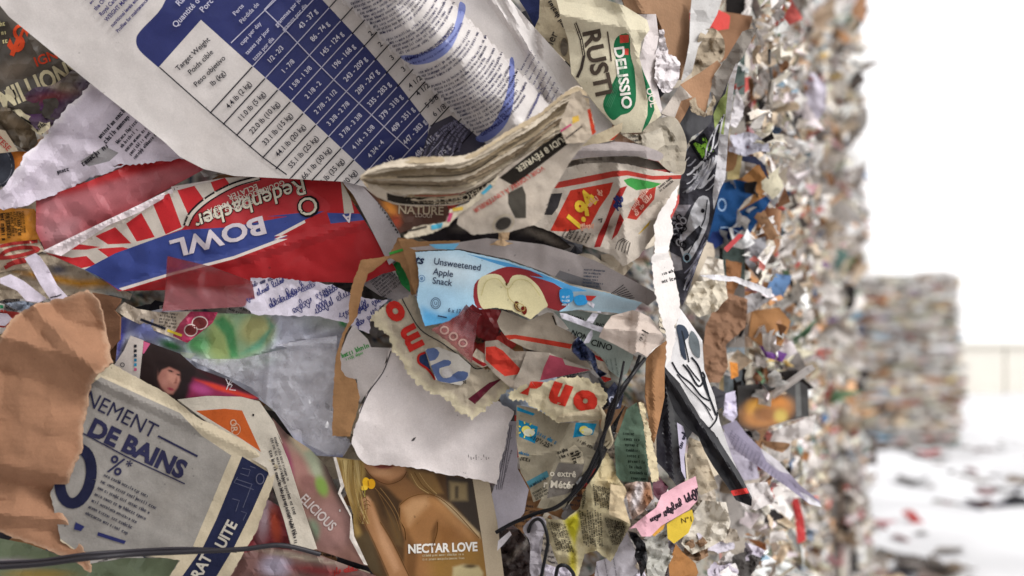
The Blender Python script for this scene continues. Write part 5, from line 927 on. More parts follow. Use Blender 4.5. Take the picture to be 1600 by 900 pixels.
sheet('blue_film_piece', 'clear film piece with blurred blue print on the promo newspaper', 'plastic film', z('a3', 470, 385, 560, 370, 700, 420, 790, 500, 780, 580, 720, 640, 580, 615, 545, 600), .064, '#a9a49c', 'gloss', crum=(.002, 50), sp=3.4,
      regions=[(smooth(z('a3', 470, 400, 530, 375, 570, 410, 540, 460, 500, 470, 510, 500, 600, 460, 650, 470, 640, 500, 570, 520, 580, 570, 620, 590, 700, 540, 770, 550, 760, 590, 720, 610, 560, 610), True, 2), '#46567c')], prints=[EL(q('a3', 625, 550), 9, 8, 0, '#a8a4a2')])
sheet('maroon_film', 'translucent maroon film with pale rings at the torn edge of the apple box', 'plastic film', z('a3', 510, 245, 620, 190, 700, 150, 760, 75, 800, 110, 870, 140, 835, 190, 825, 300, 800, 480, 720, 420, 640, 345), .08, '#6a262c', 'film', crum=(.003, 40), sp=4, tear=1.4, paint=[('p', z('a3', 510, 245, 640, 200, 820, 380, 800, 480, 640, 345), '#a05a5a', 10)],
      prints=[EL(q('a3', 605, 252), 6, 5.5, 0, '#b0948a', 2.5), EL(q('a3', 668, 295), 6, 5.5, 0, '#b0948a', 2.5), EL(q('a3', 735, 342), 6, 5.5, 0, '#b0948a', 2.5)])
sheet('red_carton_edge', 'short carton edge with a red and maroon stripe beside the rings', 'carton', z('a3', 800, 430, 830, 380, 960, 470, 1000, 560, 920, 500, 870, 515, 800, 480), .062, '#a89a8a', 'paper', crum=(.003, 30), regions=[(z('a3', 795, 430, 870, 475, 915, 490, 880, 508, 830, 480, 795, 455), '#962628')])
sheet('red_carton', 'crumpled cream carton with a scuffed red patch in the centre', 'carton', z('a4', -10, 330, 80, 320, 200, 400, 290, 400, 240, 545, 180, 660, 150, 640, 60, 560, -10, 480), .066, '#8f8478', 'paper', crum=(.005, 40), regions=[(z('a4', -5, 370, 60, 365, 115, 395, 235, 520, 240, 560, 130, 575, 60, 520, -5, 460), '#b23428')], sp=4)
sheet('striped_page', 'newsprint sheet with a red curved stripe below the halved apple', 'newspaper page', z('a4', 75, 190, 110, 110, 300, 185, 430, 125, 470, 130, 500, 220, 600, 270, 625, 360, 700, 460, 750, 530, 560, 465, 430, 415, 290, 385, 150, 315, 95, 240), .062, '#a4998a', 'news', crum=(.003, 50), sp=4, curl=.003, regions=[(z('a4', 125, 288, 200, 283, 420, 318, 605, 350, 590, 383, 420, 352, 200, 312, 160, 320), '#b03a2c')], prints=[LN(z('a4', 465, 150, 490, 215), 2, '#3a3430')])
sheet('pink_page', 'newsprint sheet with a pink wedge under the striped page', 'newspaper page', z('a4', 285, 400, 440, 410, 560, 462, 745, 535, 600, 560, 380, 605, 200, 668, 165, 650, 230, 545, 265, 450), .07, '#a69c90', 'news', crum=(.003, 50), sp=4, regions=[(z('a4', 445, 425, 535, 450, 555, 495, 730, 532, 600, 560, 375, 610, 405, 510), '#a84a5c')], curl=.004)
sheet('red_letter_newspaper', 'torn newspaper lying upside down with bold red letters, right of the promo newspaper', 'newspaper', z('a4', 155, 695, 230, 655, 400, 612, 560, 590, 640, 575, 700, 575, 745, 620, 800, 635, 850, 700, 840, 775, 800, 805, 650, 840, 510, 890, 480, 880, 400, 825, 270, 752, 165, 740), .078, '#bdb296', 'news', crum=(.005, 44), tear=4, sp=3, curl=.006, rim=(7, '#c9be9e'),
      prints=[T('o', q('a4', 690, 748), 165, 38, '#b03024', sx=1.1, bold=.08), T('n', q('a4', 515, 700), 163, 40, '#b03024', sx=1.05, bold=.07, shear=.1), T('d', q('a4', 325, 620), 165, 36, '#b03024', sx=1.1, bold=.07)])
sheet('rolled_edge', 'rolled cream newspaper edge above the weather page', 'newspaper edge', z('a4', 490, 885, 520, 850, 640, 825, 800, 805, 835, 850, 800, 880, 640, 890, 520, 900), .09, '#b4a88e', 'news', crum=(.004, 22), sp=3, sm=True, bul=[(905, 648, 40, 7, 3, .01)])
sheet('weather_page', 'crumpled weather page with two blue sun and cloud pictures', 'newspaper', z('a5', 88, 40, 190, 62, 300, 130, 400, 130, 500, 118, 498, 190, 470, 262, 505, 290, 425, 440, 350, 540, 280, 576, 190, 556, 212, 512, 172, 530, 150, 450, 108, 380, 84, 200), .064, '#8e8674', 'news', crum=(.005, 60), wav=(.006, 80), sp=3.6, curl=.006,
      folds=[tuple(q('a5', 130, 300) + q('a5', 460, 240)) + (.009, 16), tuple(q('a5', 290, 300) + q('a5', 210, 510)) + (.008, 14)],
      regions=[(z('a5', 98, 115, 195, 150, 180, 235, 100, 200), '#1f7a9e'), (z('a5', 385, 128, 490, 135, 470, 190, 370, 205), '#1f7a9e'), (z('a5', 250, 440, 300, 330, 420, 340, 430, 320, 400, 460, 330, 490, 240, 510), '#6e6862'), (z('a5', 90, 50, 180, 85, 170, 95, 90, 70), '#1f7a9e'), (z('a5', 130, 430, 240, 370, 250, 400, 150, 460), '#4a7e8c'), (z('a5', 300, 290, 380, 240, 420, 280, 425, 335, 310, 325), '#b4aa94')],
      prints=[EL(q('a5', 135, 165), 7, 6, 0, '#c8c060'), EL(q('a5', 150, 180), 9, 6, 0, '#c8c8b0'), EL(q('a5', 425, 165), 7, 6, 0, '#c8c060'), EL(q('a5', 440, 175), 9, 6, 0, '#b8b8a0')] + [LN([q('a5', 135 + 30 * math.cos(a), 165 + 30 * math.sin(a)), q('a5', 135 + 42 * math.cos(a), 165 + 42 * math.sin(a))], 2, '#c8c060') for a in np.arange(0, 6.2, .9)] +
             [GK(q('a5', 190, 190), -28, 32, 6.5, '#1f6a8e', 1, seed=201), T('-10°/-25°', q('a5', 212, 226), -27, 6.8, '#2a2826', bold=.02), GK(q('a5', 98, 285), -15, 16, 5, '#1f5a7e', 1, seed=202), GK(q('a5', 103, 315), -15, 14, 7, '#2a2826', 1, seed=203), GK(q('a5', 150, 460), 28, 30, 5, '#2a3a46', 1, seed=204), GK(q('a5', 170, 490), 28, 22, 4, '#33332f', 3, 5, seed=205),
              T("o extrê", q('a5', 320, 385), -3, 9.5, '#cfc8b8', bold=.02), T('r Météo', q('a5', 305, 440), -3, 11, '#cfc8b8', bold=.03), GK(q('a5', 390, 220), -30, 26, 6, '#4a443c', 1, seed=206), GK(q('a5', 295, 290), 20, 16, 6, '#2a2826', 2, 8, seed=207), GK(q('a5', 380, 275), -70, 14, 8, '#2a2826', 2, 8, seed=208)])
sheet('mint_page', 'pale mint newsprint with black letters under the white wad', 'newspaper', z('a4', 470, 120, 640, 112, 760, 130, 885, 150, 880, 260, 800, 300, 1040, 400, 1030, 450, 990, 555, 930, 585, 870, 540, 825, 455, 760, 400, 690, 350, 600, 270, 540, 190), .066, '#95a09a', 'news', crum=(.0025, 50), sp=4, curl=.003,
      prints=[T('ILLION', q('a4', 625, 165), -17, 6, '#2a2e2e', bold=.03), T('NON', q('a4', 655, 285), -20, 8, '#2a2e2e', bold=.03), T('CINO', q('a4', 810, 355), -17, 9.5, '#2a2e2e', bold=.02), T('INO', q('a4', 800, 215), -12, 5.5, '#2a2e2e', bold=.02), GK(q('a4', 900, 450), -80, 26, 3, '#6a7672', 3, 7, seed=211)])
for lab, pts in (('long white paper sliver lying across the mint page', z('a4', 515, 130, 560, 135, 700, 190, 760, 215, 832, 235, 812, 270, 700, 230, 530, 168)), ('short white sliver crossing the long sliver on the mint page', z('a4', 700, 190, 745, 130, 788, 138, 748, 205)), ('thin white sliver pointing down to the navy foil', z('a4', 680, 345, 715, 280, 745, 240, 748, 290, 722, 342)), ('bent white sliver hanging over the blue badge of the snack box', z('a4', 700, 38, 740, 55, 800, 95, 808, 130, 785, 128, 745, 90, 702, 58))):
    sheet('paper_sliver', lab, 'paper sliver', pts, .078, '#c9c6d0', 'paper', crum=(.002, 20), sp=3, group='white slivers on the mint page')
sheet('white_wad', 'folded white paper wad right of the mint page', 'paper wad', z('a4', 880, 150, 1030, 110, 1080, 125, 1150, 160, 1210, 230, 1252, 310, 1240, 342, 1170, 385, 1130, 440, 1065, 402, 1030, 422, 900, 350, 790, 300, 830, 220), .086, '#c2b4aa', 'paper', crum=(.006, 46), sp=3.4, curl=.006,
      folds=[tuple(q('a4', 880, 240) + q('a4', 1230, 280)) + (.014, 16), tuple(q('a4', 1060, 260) + q('a4', 1050, 400)) + (.01, 12)], prints=[LN(z('a4', 1095, 250, 1140, 275), 2, '#2a2626'), GK(q('a4', 1085, 330), 60, 10, 6, '#4a4440', 1, seed=221)])
sheet('navy_foil', 'shiny crumpled navy foil beside the mint page', 'foil scrap', z('a4', 605, 340, 650, 295, 705, 365, 760, 420, 785, 520, 850, 560, 800, 585, 755, 530, 735, 470, 660, 462, 600, 400), .08, '#2c3450', 'plastic', crum=(.012, 12), sp=2.4)
sheet('red_slip', 'small cream slip with a red edge under the mint page', 'paper slip', z('a4', 745, 390, 800, 430, 830, 470, 860, 540, 880, 600, 830, 620, 790, 560, 760, 470), .06, '#b4a898', 'paper', crum=(.004, 18), sp=3, regions=[(z('a4', 750, 420, 800, 440, 830, 475, 780, 460), '#a02a28'), (z('a4', 800, 570, 880, 590, 860, 630, 800, 600), '#a8302a')])
sheet('navy_patterned', 'navy scrap with pale rings between newspaper and straps', 'paper scrap', z('a4', 845, 680, 900, 615, 965, 700, 945, 800, 870, 820), .062, '#24283e', 'gloss', crum=(.004, 24), sp=3, prints=[EL(q('a4', 882, 740), 3.5, 4.5, 0, '#a8acc0', 2), EL(q('a4', 930, 690), 3, 5, 30, '#8a8ea4'), EL(q('a4', 915, 770), 3, 5, 20, '#a8acc0')])
for i in range(7):
    y_ = 640 + i * 4
    tube('torn_fibre', 'twisted cream paper fibre fringe at the end of the red lettered newspaper', 'paper fibre', [(936 + i * 2.4, y_ - 6, .09), (943 + i * 1.6, y_ + 10, .1), (941 + i * 2.5, y_ + 26, .09), (945 + (i * 7 % 5) * 2, y_ + 36, .085)], .0016, '#b0a48a', 'paper', 6, group='paper fibre fringe')
# ---- right of centre: white strip, graffiti page, comic page, black plastics
sheet('white_board_strip', 'tall bright white torn strip at the bale corner with a few printed words', 'paper strip',
      z('a7', 232, 175, 222, 240, 215, 295, 176, 360, 188, 470, 165, 570, 192, 645, 216, 745, 235, 900) + z('y3', 938, 185, 905, 245, 905, 330, 882, 440, 850, 475, 860, 300, 815, 160, 785, 10) + z('a7', 75, 720, 70, 610, 88, 585, 85, 420, 120, 330), .1, '#d6d0cc', 'paper', crum=(.003, 50), t=(-.05, 0), tear=2, sp=4, curl=.005, folds=[(1025, 398, 1050, 392, .008, 10)],
      prints=[GK(q('a7', 130, 715), 18, 17, 5, '#2a2a2c', 1, seed=231), GK(q('a7', 130, 760), 14, 22, 6, '#2a2a2c', 1, seed=232)])
sheet('graffiti_page', 'black and white graffiti page with green letters and a white car', 'magazine page',
      z('a6', 600, 35, 640, 20, 690, 12, 655, 85, 600, 190, 575, 220, 552, 350, 522, 600, 500, 900) + z('a7', 470, 210, 438, 340, 400, 490, 340, 640, 285, 800, 245, 900, 232, 830, 200, 700, 172, 560, 180, 390, 228, 290, 235, 150, 262, 20) + z('a6', 268, 740, 320, 665, 420, 565, 432, 480, 405, 350, 430, 300, 500, 200), .05, '#44434a', 'news', crum=(.007, 36), t=(.11, 0), sp=3.2, curl=.006,
      regions=[(z('a6', 600, 30, 690, 10, 655, 85, 600, 190, 560, 230, 470, 430, 430, 480, 405, 350, 430, 300, 500, 200), '#8b857e'), (z('a6', 560, 225, 578, 218, 552, 360, 524, 600, 500, 900) + z('a7', 470, 210, 432, 330, 425, 240, 455, 20) + z('a6', 460, 700, 478, 500, 515, 330), '#cfcdd0'), (z('a6', 470, 430, 500, 400, 520, 330, 490, 640, 440, 620, 430, 520), '#9aa86a'),  # pale edge strip is widened to carry the edge highlight in colour
               (smooth(z('a7', 345, 255, 390, 250, 408, 285, 402, 400, 362, 500, 312, 600, 272, 642, 250, 600, 230, 512, 268, 430, 300, 330), True, 2), '#c2c2c6'), (z('a7', 240, 522, 348, 420, 366, 440, 342, 500, 282, 560, 255, 575), '#3a3a40'), (z('a7', 175, 575, 240, 610, 250, 680, 200, 690), '#a8a4a8'), (z('a7', 185, 300, 300, 300, 250, 380, 190, 420), '#9c98a0')],
      prints=[T('M', q('a6', 370, 715), 32, 27, '#1a1a1e', sx=.8, bold=.14), T('M', q('a6', 370, 715), 32, 25, '#7cae3a', sx=.85, bold=.03), PG(z('a7', 335, 130 - 34, 343, 122, 368, 112, 350, 135, 348, 165, 335, 145, 315, 150, 325, 130, 305, 118, 328, 118), '#c8c8cc'), EL(q('a7', 368, 335), 3, 3.5, 0, '#1a1a1e'), LN(z('a7', 395, 270, 380, 380, 330, 500, 280, 590), 1.6, '#1a1a20'), EL(q('a7', 275, 610), 4, 5, 0, '#1a1a20'), EL(q('a7', 275, 610), 5.5, 6.5, 0, '#8ab0c0', 1.2)] +
             [LN(smooth(z('a7', 250 + i * 22, 230 - i * 6, 300 + i * 20, 190 - i * 14, 330 + i * 22, 150 - i * 20, 360 + i * 18, 60 - i * 10), False), 2.2 + (i % 3), c) for i, c in enumerate(('#777a80', '#b8b8bc', '#8c8c92', '#c4c4c8', '#9a9aa0', '#c8c8cc'))] +
             [LN(smooth(z('a6', 330 + i * 26, 840 - i * 30, 380 + i * 20, 780 - i * 26, 400 + i * 20, 690 - i * 30, 470 + i * 6, 560 - i * 10), False), 2.4, c) for i, c in enumerate(('#c4c4c8', '#2a2a30', '#d0d0d4', '#3a3a40', '#c8c8cc'))] +
             [LN(smooth(z('a7', 240 + (i * 37 % 150), 60 + i * 13, 262 + (i * 37 % 150), 50 + i * 13, 290 + (i * 37 % 150), 20 + i * 13), False), 1.5 + (i % 3) * .7, ('#c4c4ca', '#9a9aa2', '#d2d2d6')[i % 3]) for i in range(14)] + [LN(smooth(z('a7', 330 - i * 12, 620 + i * 30, 360 - i * 14, 560 + i * 30, 400 - i * 16, 500 + i * 28), False), 2.2, ('#b4b4bc', '#84848e')[i % 2]) for i in range(7)] +  # pale strokes add white highlights to the page as ink
             [EL(q('a7', 205 + (i % 3) * 24, 360 + i * 16), 4, 5, i * 20, ('#b8b8c0', '#15151a')[i % 2], 2) for i in range(12)] + [LN(z('a7', 300 + i * 18, 700 - i * 50, 340 + i * 14, 640 - i * 50), 2, '#6a6a78') for i in range(4)] +
             [LN(smooth(z('a7', 260 + i * 4, 700 + i * 34, 300, 660 + i * 30, 340 - i * 6, 600 + i * 30), False), 2, '#8a8a9a') for i in range(5)])
sheet('comic_page', 'white page with black ink swirls bending down from the bale corner', 'comic page',
      z('a8', 95, 135, 115, 60, 150, 110, 205, 190, 212, 310, 255, 420, 278, 530, 330, 680, 385, 800, 355, 775, 290, 655, 235, 580, 150, 440, 52, 300, 70, 220), .075, '#d8d6d6', 'gloss', crum=(.003, 50), t=(.06, 0), sp=3.4, curl=.004,
      prints=[PG(smooth(z('a8', 98, 130, 130, 130, 150, 170, 130, 200, 140, 270, 118, 250, 108, 190), True, 3), '#3a4250'), PG(smooth(z('a8', 160, 150, 190, 190, 195, 260, 170, 250, 150, 200), True, 3), '#6a7276')] +
             [LN(smooth(z('a8', *p), False), w, '#23262c') for p, w in (((80, 280, 110, 330, 160, 370, 200, 420, 235, 440), 2.6), ((125, 290, 150, 320, 190, 380, 215, 345, 205, 320), 3), ((140, 290, 170, 330, 195, 360), 2), ((100, 330, 150, 390, 200, 440, 240, 480), 1.6), ((160, 260, 190, 300, 215, 380, 240, 440, 262, 500), 3), ((230, 560, 262, 520, 268, 480), 2.4), ((180, 420, 215, 460, 250, 520), 1.6), ((210, 340, 232, 420), 3.4), ((120, 150, 135, 210, 150, 280), 2), ((265, 590, 280, 620, 300, 660), 2))])
sheet('black_tray_edge', 'glossy black plastic strip with a red tip hanging from the bale corner', 'plastic strip', z('a8', 48, 300, 110, 365, 200, 480, 265, 590, 322, 680, 360, 740, 410, 840, 408, 876, 345, 852, 312, 800, 250, 710, 215, 650, 190, 590, 140, 550, 90, 480, 60, 400), .08, '#17161a', 'blackplastic', crum=(.002, 40), t=(.05, .01), sp=3.4, thick=.002, regions=[(z('a8', 322, 812, 388, 800, 398, 822, 330, 834), '#c2302a')], folds=[(1045, 590, 1160, 760, .01, 10)])
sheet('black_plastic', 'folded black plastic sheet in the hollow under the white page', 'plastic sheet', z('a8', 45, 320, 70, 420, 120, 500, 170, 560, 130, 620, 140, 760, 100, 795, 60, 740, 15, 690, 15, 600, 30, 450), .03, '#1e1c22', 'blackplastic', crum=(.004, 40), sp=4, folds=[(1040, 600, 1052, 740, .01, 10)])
sheet('narrow_slip', 'narrow lilac slip with handwriting hanging in front of the black plastic', 'paper slip', z('a8', 100, 530, 125, 545, 140, 600, 130, 680, 138, 770, 118, 730, 108, 620), .055, '#b4aec0', 'paper', crum=(.003, 30), sp=3, prints=[HW(q('a8', 118, 640), 72, 26, 7, '#2a2838', 51, 1.4)])
sheet('beige_crumple', 'beige crumpled sheet below the black plastic strip', 'paper wad', z('a8', 150, 590, 200, 610, 240, 720, 270, 800, 200, 830, 150, 780, 140, 680), .04, '#b8aa94', 'news', crum=(.012, 24), sp=3.6)
sheet('grid_strip', 'long lilac paper strip printed with a fine grid, sticking out to the right', 'paper strip', z('a8', 285, 545, 345, 520, 390, 580, 445, 635, 520, 690, 610, 790, 690, 855, 698, 880, 650, 868, 560, 800, 440, 715, 340, 645), .05, '#a9a2b8', 'paper', crum=(.002, 40), t=(.09, 0), sp=3.6, curl=.005, regions=[(z('a8', 445, 635, 500, 660, 568, 745, 520, 730, 470, 690), '#dcd8de'), (z('a8', 605, 815, 640, 830, 700, 870, 698, 885, 640, 862), '#dcdae0')],  # pale patches are highlights painted into the strip's colour
      prints=[LN(z('a8', 330 + i * 14, 560 + i * 14, 310 + i * 14, 610 + i * 14), .7, '#7a7488') for i in range(20)] + [LN(z('a8', 320, 560 + i * 12, 480, 690 + i * 10, 640, 840 + i * 6), .6, '#8a8498') for i in range(5)])
sheet('brown_cardboard_post', 'upright brown cardboard between the twisted straps and the black plastic', 'cardboard', z('y3', 745, 430, 800, 370, 872, 318, 848, 470, 848, 640, 815, 800, 790, 900, 770, 870, 760, 760, 740, 640), .06, '#9a7250', 'card', crum=(.004, 44), thick=.003, sp=4, t=(.03, 0), folds=[(1020, 560, 1025, 700, .006, 8)])
sheet('cream_splinter', 'torn cream paper splinter along the green receipt', 'paper strip', z('a5', 700, 28, 728, 35, 748, 140, 775, 255, 800, 350, 805, 420, 765, 440, 742, 300, 735, 200, 720, 110), .07, '#c2b494', 'paper', crum=(.005, 20), sp=3, tear=2)
sheet('green_receipt', 'dark green receipt with rows of small figures', 'receipt', z('a5', 640, 62, 690, 28, 722, 120, 750, 300, 748, 442, 690, 430, 620, 425, 588, 400, 578, 230, 610, 150), .058, '#5c7060', 'paper', crum=(.004, 40), sp=3.6, curl=.004, prints=[GK(q('a5', 622 + i * 5, 190 + i * 28), -4, 18 + (i * 5 % 9), 5, '#28342c', 1, seed=241 + i) for i in range(9)])
for lab, pth, rad in (('thick black strap twisting down from the navy foil', [(1008, 560, .08), (985, 590, .1), (965, 625, .1), (948, 665, .105), (938, 700, .1), (922, 738, .1), (903, 765, .095), (870, 792, .08), (838, 802, .06), (800, 818, .05), (775, 832, .04)], .0021),
                      ('second black strap running alongside the thick strap', [(1000, 555, .085), (990, 580, .09), (972, 605, .11), (952, 640, .105), (944, 680, .1), (930, 712, .105), (912, 748, .1), (885, 782, .09)], .0017),
                      ('thin black cord crossing the two straps', [(975, 565, .08), (968, 600, .11), (955, 655, .11), (938, 690, .11), (938, 722, .1), (918, 755, .09)], .0014)):
    tube('black_strap', lab, 'strap', pth, rad, '#161518', 'blackplastic', 8, group='black straps at the bale corner', flat=.6)
sheet('dark_strap_sheet', 'dark folded sheet under the straps', 'plastic sheet', z('a5', 560, 150, 640, 30, 600, 120, 570, 230, 500, 330, 420, 450, 330, 560, 370, 450, 470, 330, 520, 270), .068, '#211f20', 'blackplastic', crum=(.005, 18), sp=3)  # black sheet cut along the run of the straps
tube('baling_wire', 'black baling wire running across the bottom left of the bale', 'wire', [(-30, 888, .085), (60, 882, .088), (140, 872, .09), (210, 866, .075), (300, 862, .07), (380, 858, .066), (440, 852, .062), (500, 866, .05)], .0026, '#1e1b22', 'wire', 8)
tube('baling_wire', 'second baling wire just under the first at the bottom left', 'wire', [(-30, 880, .08), (60, 876, .083), (130, 866, .085), (200, 861, .07), (290, 857, .065), (370, 861, .062)], .0018, '#26222a', 'wire', 8)
tube('plastic_twine', 'black cord looping up among the yellow pages', 'cord', [(845, 905, .08), (852, 870, .085), (856, 845, .09), (850, 820, .085), (840, 811, .08), (829, 820, .07), (826, 840, .06), (838, 870, .05)], .0018, '#151518', 'blackplastic', 8)
tube('plastic_twine', 'short black cord curling at the bottom among white scraps', 'cord', [(868, 905, .08), (872, 886, .085), (884, 884, .085), (895, 895, .08), (898, 908, .07)], .002, '#151518', 'blackplastic', 8)

# ---- bottom centre: yellow pages, notes, scraps
sheet('directory_page', 'large crumpled yellow directory page with columns of tiny print', 'directory page', z('a5', 540, 280, 575, 330, 592, 400, 640, 470, 622, 520, 662, 640, 600, 760, 560, 830, 490, 770, 430, 790, 400, 900, 360, 930, 300, 850, 250, 720, 222, 612, 330, 620, 400, 560, 425, 480, 480, 380), .06, '#b8ad8c', 'news', crum=(.012, 42), wav=(.008, 60), sp=3.4, curl=.006, tear=1,
      paint=[('p', z('a5', 325, 620, 400, 575, 405, 640, 380, 740, 350, 690), '#b8b02e', 4), ('p', z('a5', 520, 590, 655, 650, 580, 800, 515, 760), '#7c745e', 5), ('e', 895, 880, 6, 30, 0, '#b8ac40', 5), ('p', z('a5', 540, 280, 600, 420, 640, 470, 560, 470, 480, 440), '#c2b28c', 6)],
      prints=[GK(q('a5', 470 + i * 11, 440 + i * 3), -84 + i, 34, 3.4, '#4a453a', 1, seed=251 + i) for i in range(8)] + [GK(q('a5', 400 + i * 13, 570 + (i % 3) * 8), -82 - i * .6, 52, 3.6, '#3c382e', 1, seed=261 + i) for i in range(9)] + [GK(q('a5', 530 + i * 12, 610 + i * 3), -74, 44 - i * 2, 3.6, '#2e2a22', 1, seed=271 + i) for i in range(8)] + [GK(q('a5', 245 + i * 13, 630 + i * 2), -72, 46, 3.6, '#4a453a', 1, seed=281 + i) for i in range(7)] + [GK(q('a5', 420, 480 + i * 12), 70, 14, 3.4, '#55503e', 1, seed=291 + i) for i in range(8)])
sheet('cream_fold', 'folded cream paper flap on the yellow directory page', 'paper flap', z('a5', 560, 440, 630, 450, 640, 480, 625, 520, 660, 640, 600, 610, 550, 590), .085, '#c4b292', 'paper', crum=(.004, 30), sp=3.4, curl=.006)
sheet('brown_paper_ball', 'brown and white crumpled paper right of the directory page', 'paper wad', z('a5', 630, 440, 690, 425, 760, 430, 775, 510, 720, 580, 670, 620, 655, 580, 640, 500), .07, '#b0988a', 'paper', crum=(.012, 22), sp=3, paint=[('e', *q('a5', 745, 500), 8, 20, 0, '#8a6248', 4), ('e', *q('a5', 690, 500), 7, 24, -15, '#c8c0c0', 4)])
sheet('plum_scrap', 'plum coloured scrap behind the pink note', 'paper scrap', z('a5', 770, 430, 800, 400, 850, 450, 840, 480, 800, 520, 775, 490), .06, '#5c3440', 'gloss', crum=(.005, 18), sp=3)
sheet('pink_note', 'pink sticky note with black handwriting', 'sticky note', z('x3', 650, 640, 720, 580, 800, 520, 830, 450, 930, 390, 1020, 345, 1032, 400, 1030, 480, 985, 530, 900, 580, 830, 620, 770, 680, 720, 680, 690, 630), .085, '#cfa0aa', 'paper', crum=(.003, 40), sp=3.4, curl=.006, bul=[q('x3', 900, 520) + (40, 12, 30, .008)],
      prints=[HW(q('x3', 770, 598), 28, 34, 8, '#2a2028', 61, 1.8), HW(q('x3', 862, 552), 30, 46, 11, '#2a2028', 62, 2.2)])
sheet('yellow_note', 'yellow sticky note below the pink note', 'sticky note', z('x3', 860, 610, 920, 570, 1000, 530, 1012, 580, 980, 660, 900, 720, 865, 690), .075, '#c9ac3a', 'paper', crum=(.002, 40), sp=3.4, prints=[T('N°1', q('x3', 968, 588), 10, 8, '#5a4a20')])
sheet('orange_chip', 'small amber scrap under the pink note', 'paper scrap', z('x3', 750, 650, 830, 600, 860, 590, 840, 640, 790, 680), .08, '#c08a2a', 'gloss', crum=(.003, 20), sp=3)
sheet('white_crumple', 'white crumpled plastic sheet below the yellow note', 'plastic sheet', z('x3', 1000, 560, 1060, 480, 1190, 490, 1215, 600, 1190, 690, 1100, 740, 1000, 780, 940, 720), .05, '#c4bcae', 'plastic', crum=(.012, 30), sp=3.6, t=(.05, 0))
sheet('silver_bag', 'crumpled silver grey bag at the bottom beside the cords', 'plastic bag', z('x3', 740, 700, 800, 680, 860, 640, 870, 740, 900, 780, 860, 860, 830, 960, 760, 960, 745, 830), .045, '#a8a69e', 'plastic', crum=(.014, 24), sp=3.6)
sheet('white_sheet_curl', 'white curled sheet at the bottom under the directory page', 'paper sheet', z('x3', 470, 820, 560, 790, 640, 660, 690, 770, 700, 880, 690, 960, 450, 960), .05, '#b9b4ba', 'paper', crum=(.006, 50), sp=4, curl=.006, prints=[GK(q('x3', 560, 800), -80, 30, 2.4, '#7a767c', 4, 14, seed=301)])
sheet('black_bottle_scrap', 'black twisted plastic scrap at the bottom centre', 'plastic piece', z('x3', 645, 650, 690, 660, 740, 720, 755, 800, 745, 850, 715, 910, 705, 840, 680, 790, 690, 740, 660, 690), .075, '#1a191c', 'blackplastic', crum=(.01, 20), sp=3)
sheet('tan_chip', 'brown triangular cardboard chip at the bottom centre', 'cardboard piece', z('x3', 870, 840, 910, 720, 950, 770, 1020, 830, 1035, 880, 1000, 960, 880, 960), .05, '#94683f', 'card', crum=(.005, 30), sp=4)
sheet('silver_loop', 'grey looped paper band among the cords at the bottom', 'paper band', z('x3', 60, 640, 110, 580, 160, 570, 190, 600, 180, 660, 150, 720, 170, 850, 140, 900, 100, 880, 100, 720), .062, '#8f8a90', 'gloss', crum=(.005, 26), sp=3.4, sm=True, curl=.006)
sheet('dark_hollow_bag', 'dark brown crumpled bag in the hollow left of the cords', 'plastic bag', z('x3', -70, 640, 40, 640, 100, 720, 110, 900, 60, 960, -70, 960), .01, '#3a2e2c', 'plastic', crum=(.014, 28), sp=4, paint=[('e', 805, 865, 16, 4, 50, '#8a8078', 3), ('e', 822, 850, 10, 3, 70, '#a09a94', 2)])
sheet('white_rag', 'white torn scrap at the bottom edge beside the looped band', 'paper scrap', z('x3', 180, 830, 240, 850, 300, 850, 340, 880, 330, 960, 180, 960), .066, '#c2bcc8', 'paper', crum=(.008, 20), sp=3.4)
sheet('white_tongue', 'thin white tongue of paper left of the weather page', 'paper strip', z('x2', 1345, 705, 1410, 650, 1420, 670, 1380, 720, 1340, 760), .04, '#c9c4c8', 'paper', crum=(.003, 20), sp=3)
sheet('scrap_strip', 'bent white paper strip right of the perfume advert', 'paper strip', z('x2', 1490, 620, 1540, 570, 1590, 575, 1600, 650, 1580, 800, 1560, 960, 1520, 960, 1545, 800, 1530, 720), .05, '#b4aeb2', 'paper', crum=(.004, 30), sp=3.4)
for i in range(26):     # shredded bits along the bottom right of the bale
    r = random.Random(500 + i); px, py = r.uniform(985, 1180), r.uniform(770, 905); rr = r.uniform(14, 34); n = 6; a0 = r.random() * 6
    pts = [(px + rr * math.cos(a0 + k * 1.047) * r.uniform(.5, 1.2), py + rr * math.sin(a0 + k * 1.047) * r.uniform(.5, 1.2)) for k in range(n)]
    sheet('paper_scrap', None, None, pts, r.uniform(-.01, .04), r.choice(['#d0c8be', '#c4bab0', '#ded8d6', '#b0a494', '#bcb4c0', '#8a6e56', '#c8c2cc', '#4a4644']), r.choice(['paper', 'news', 'plastic']), crum=(.012, 18), sp=4.5, tear=2, parent=NB, t=(r.uniform(-.05, .08), 0))

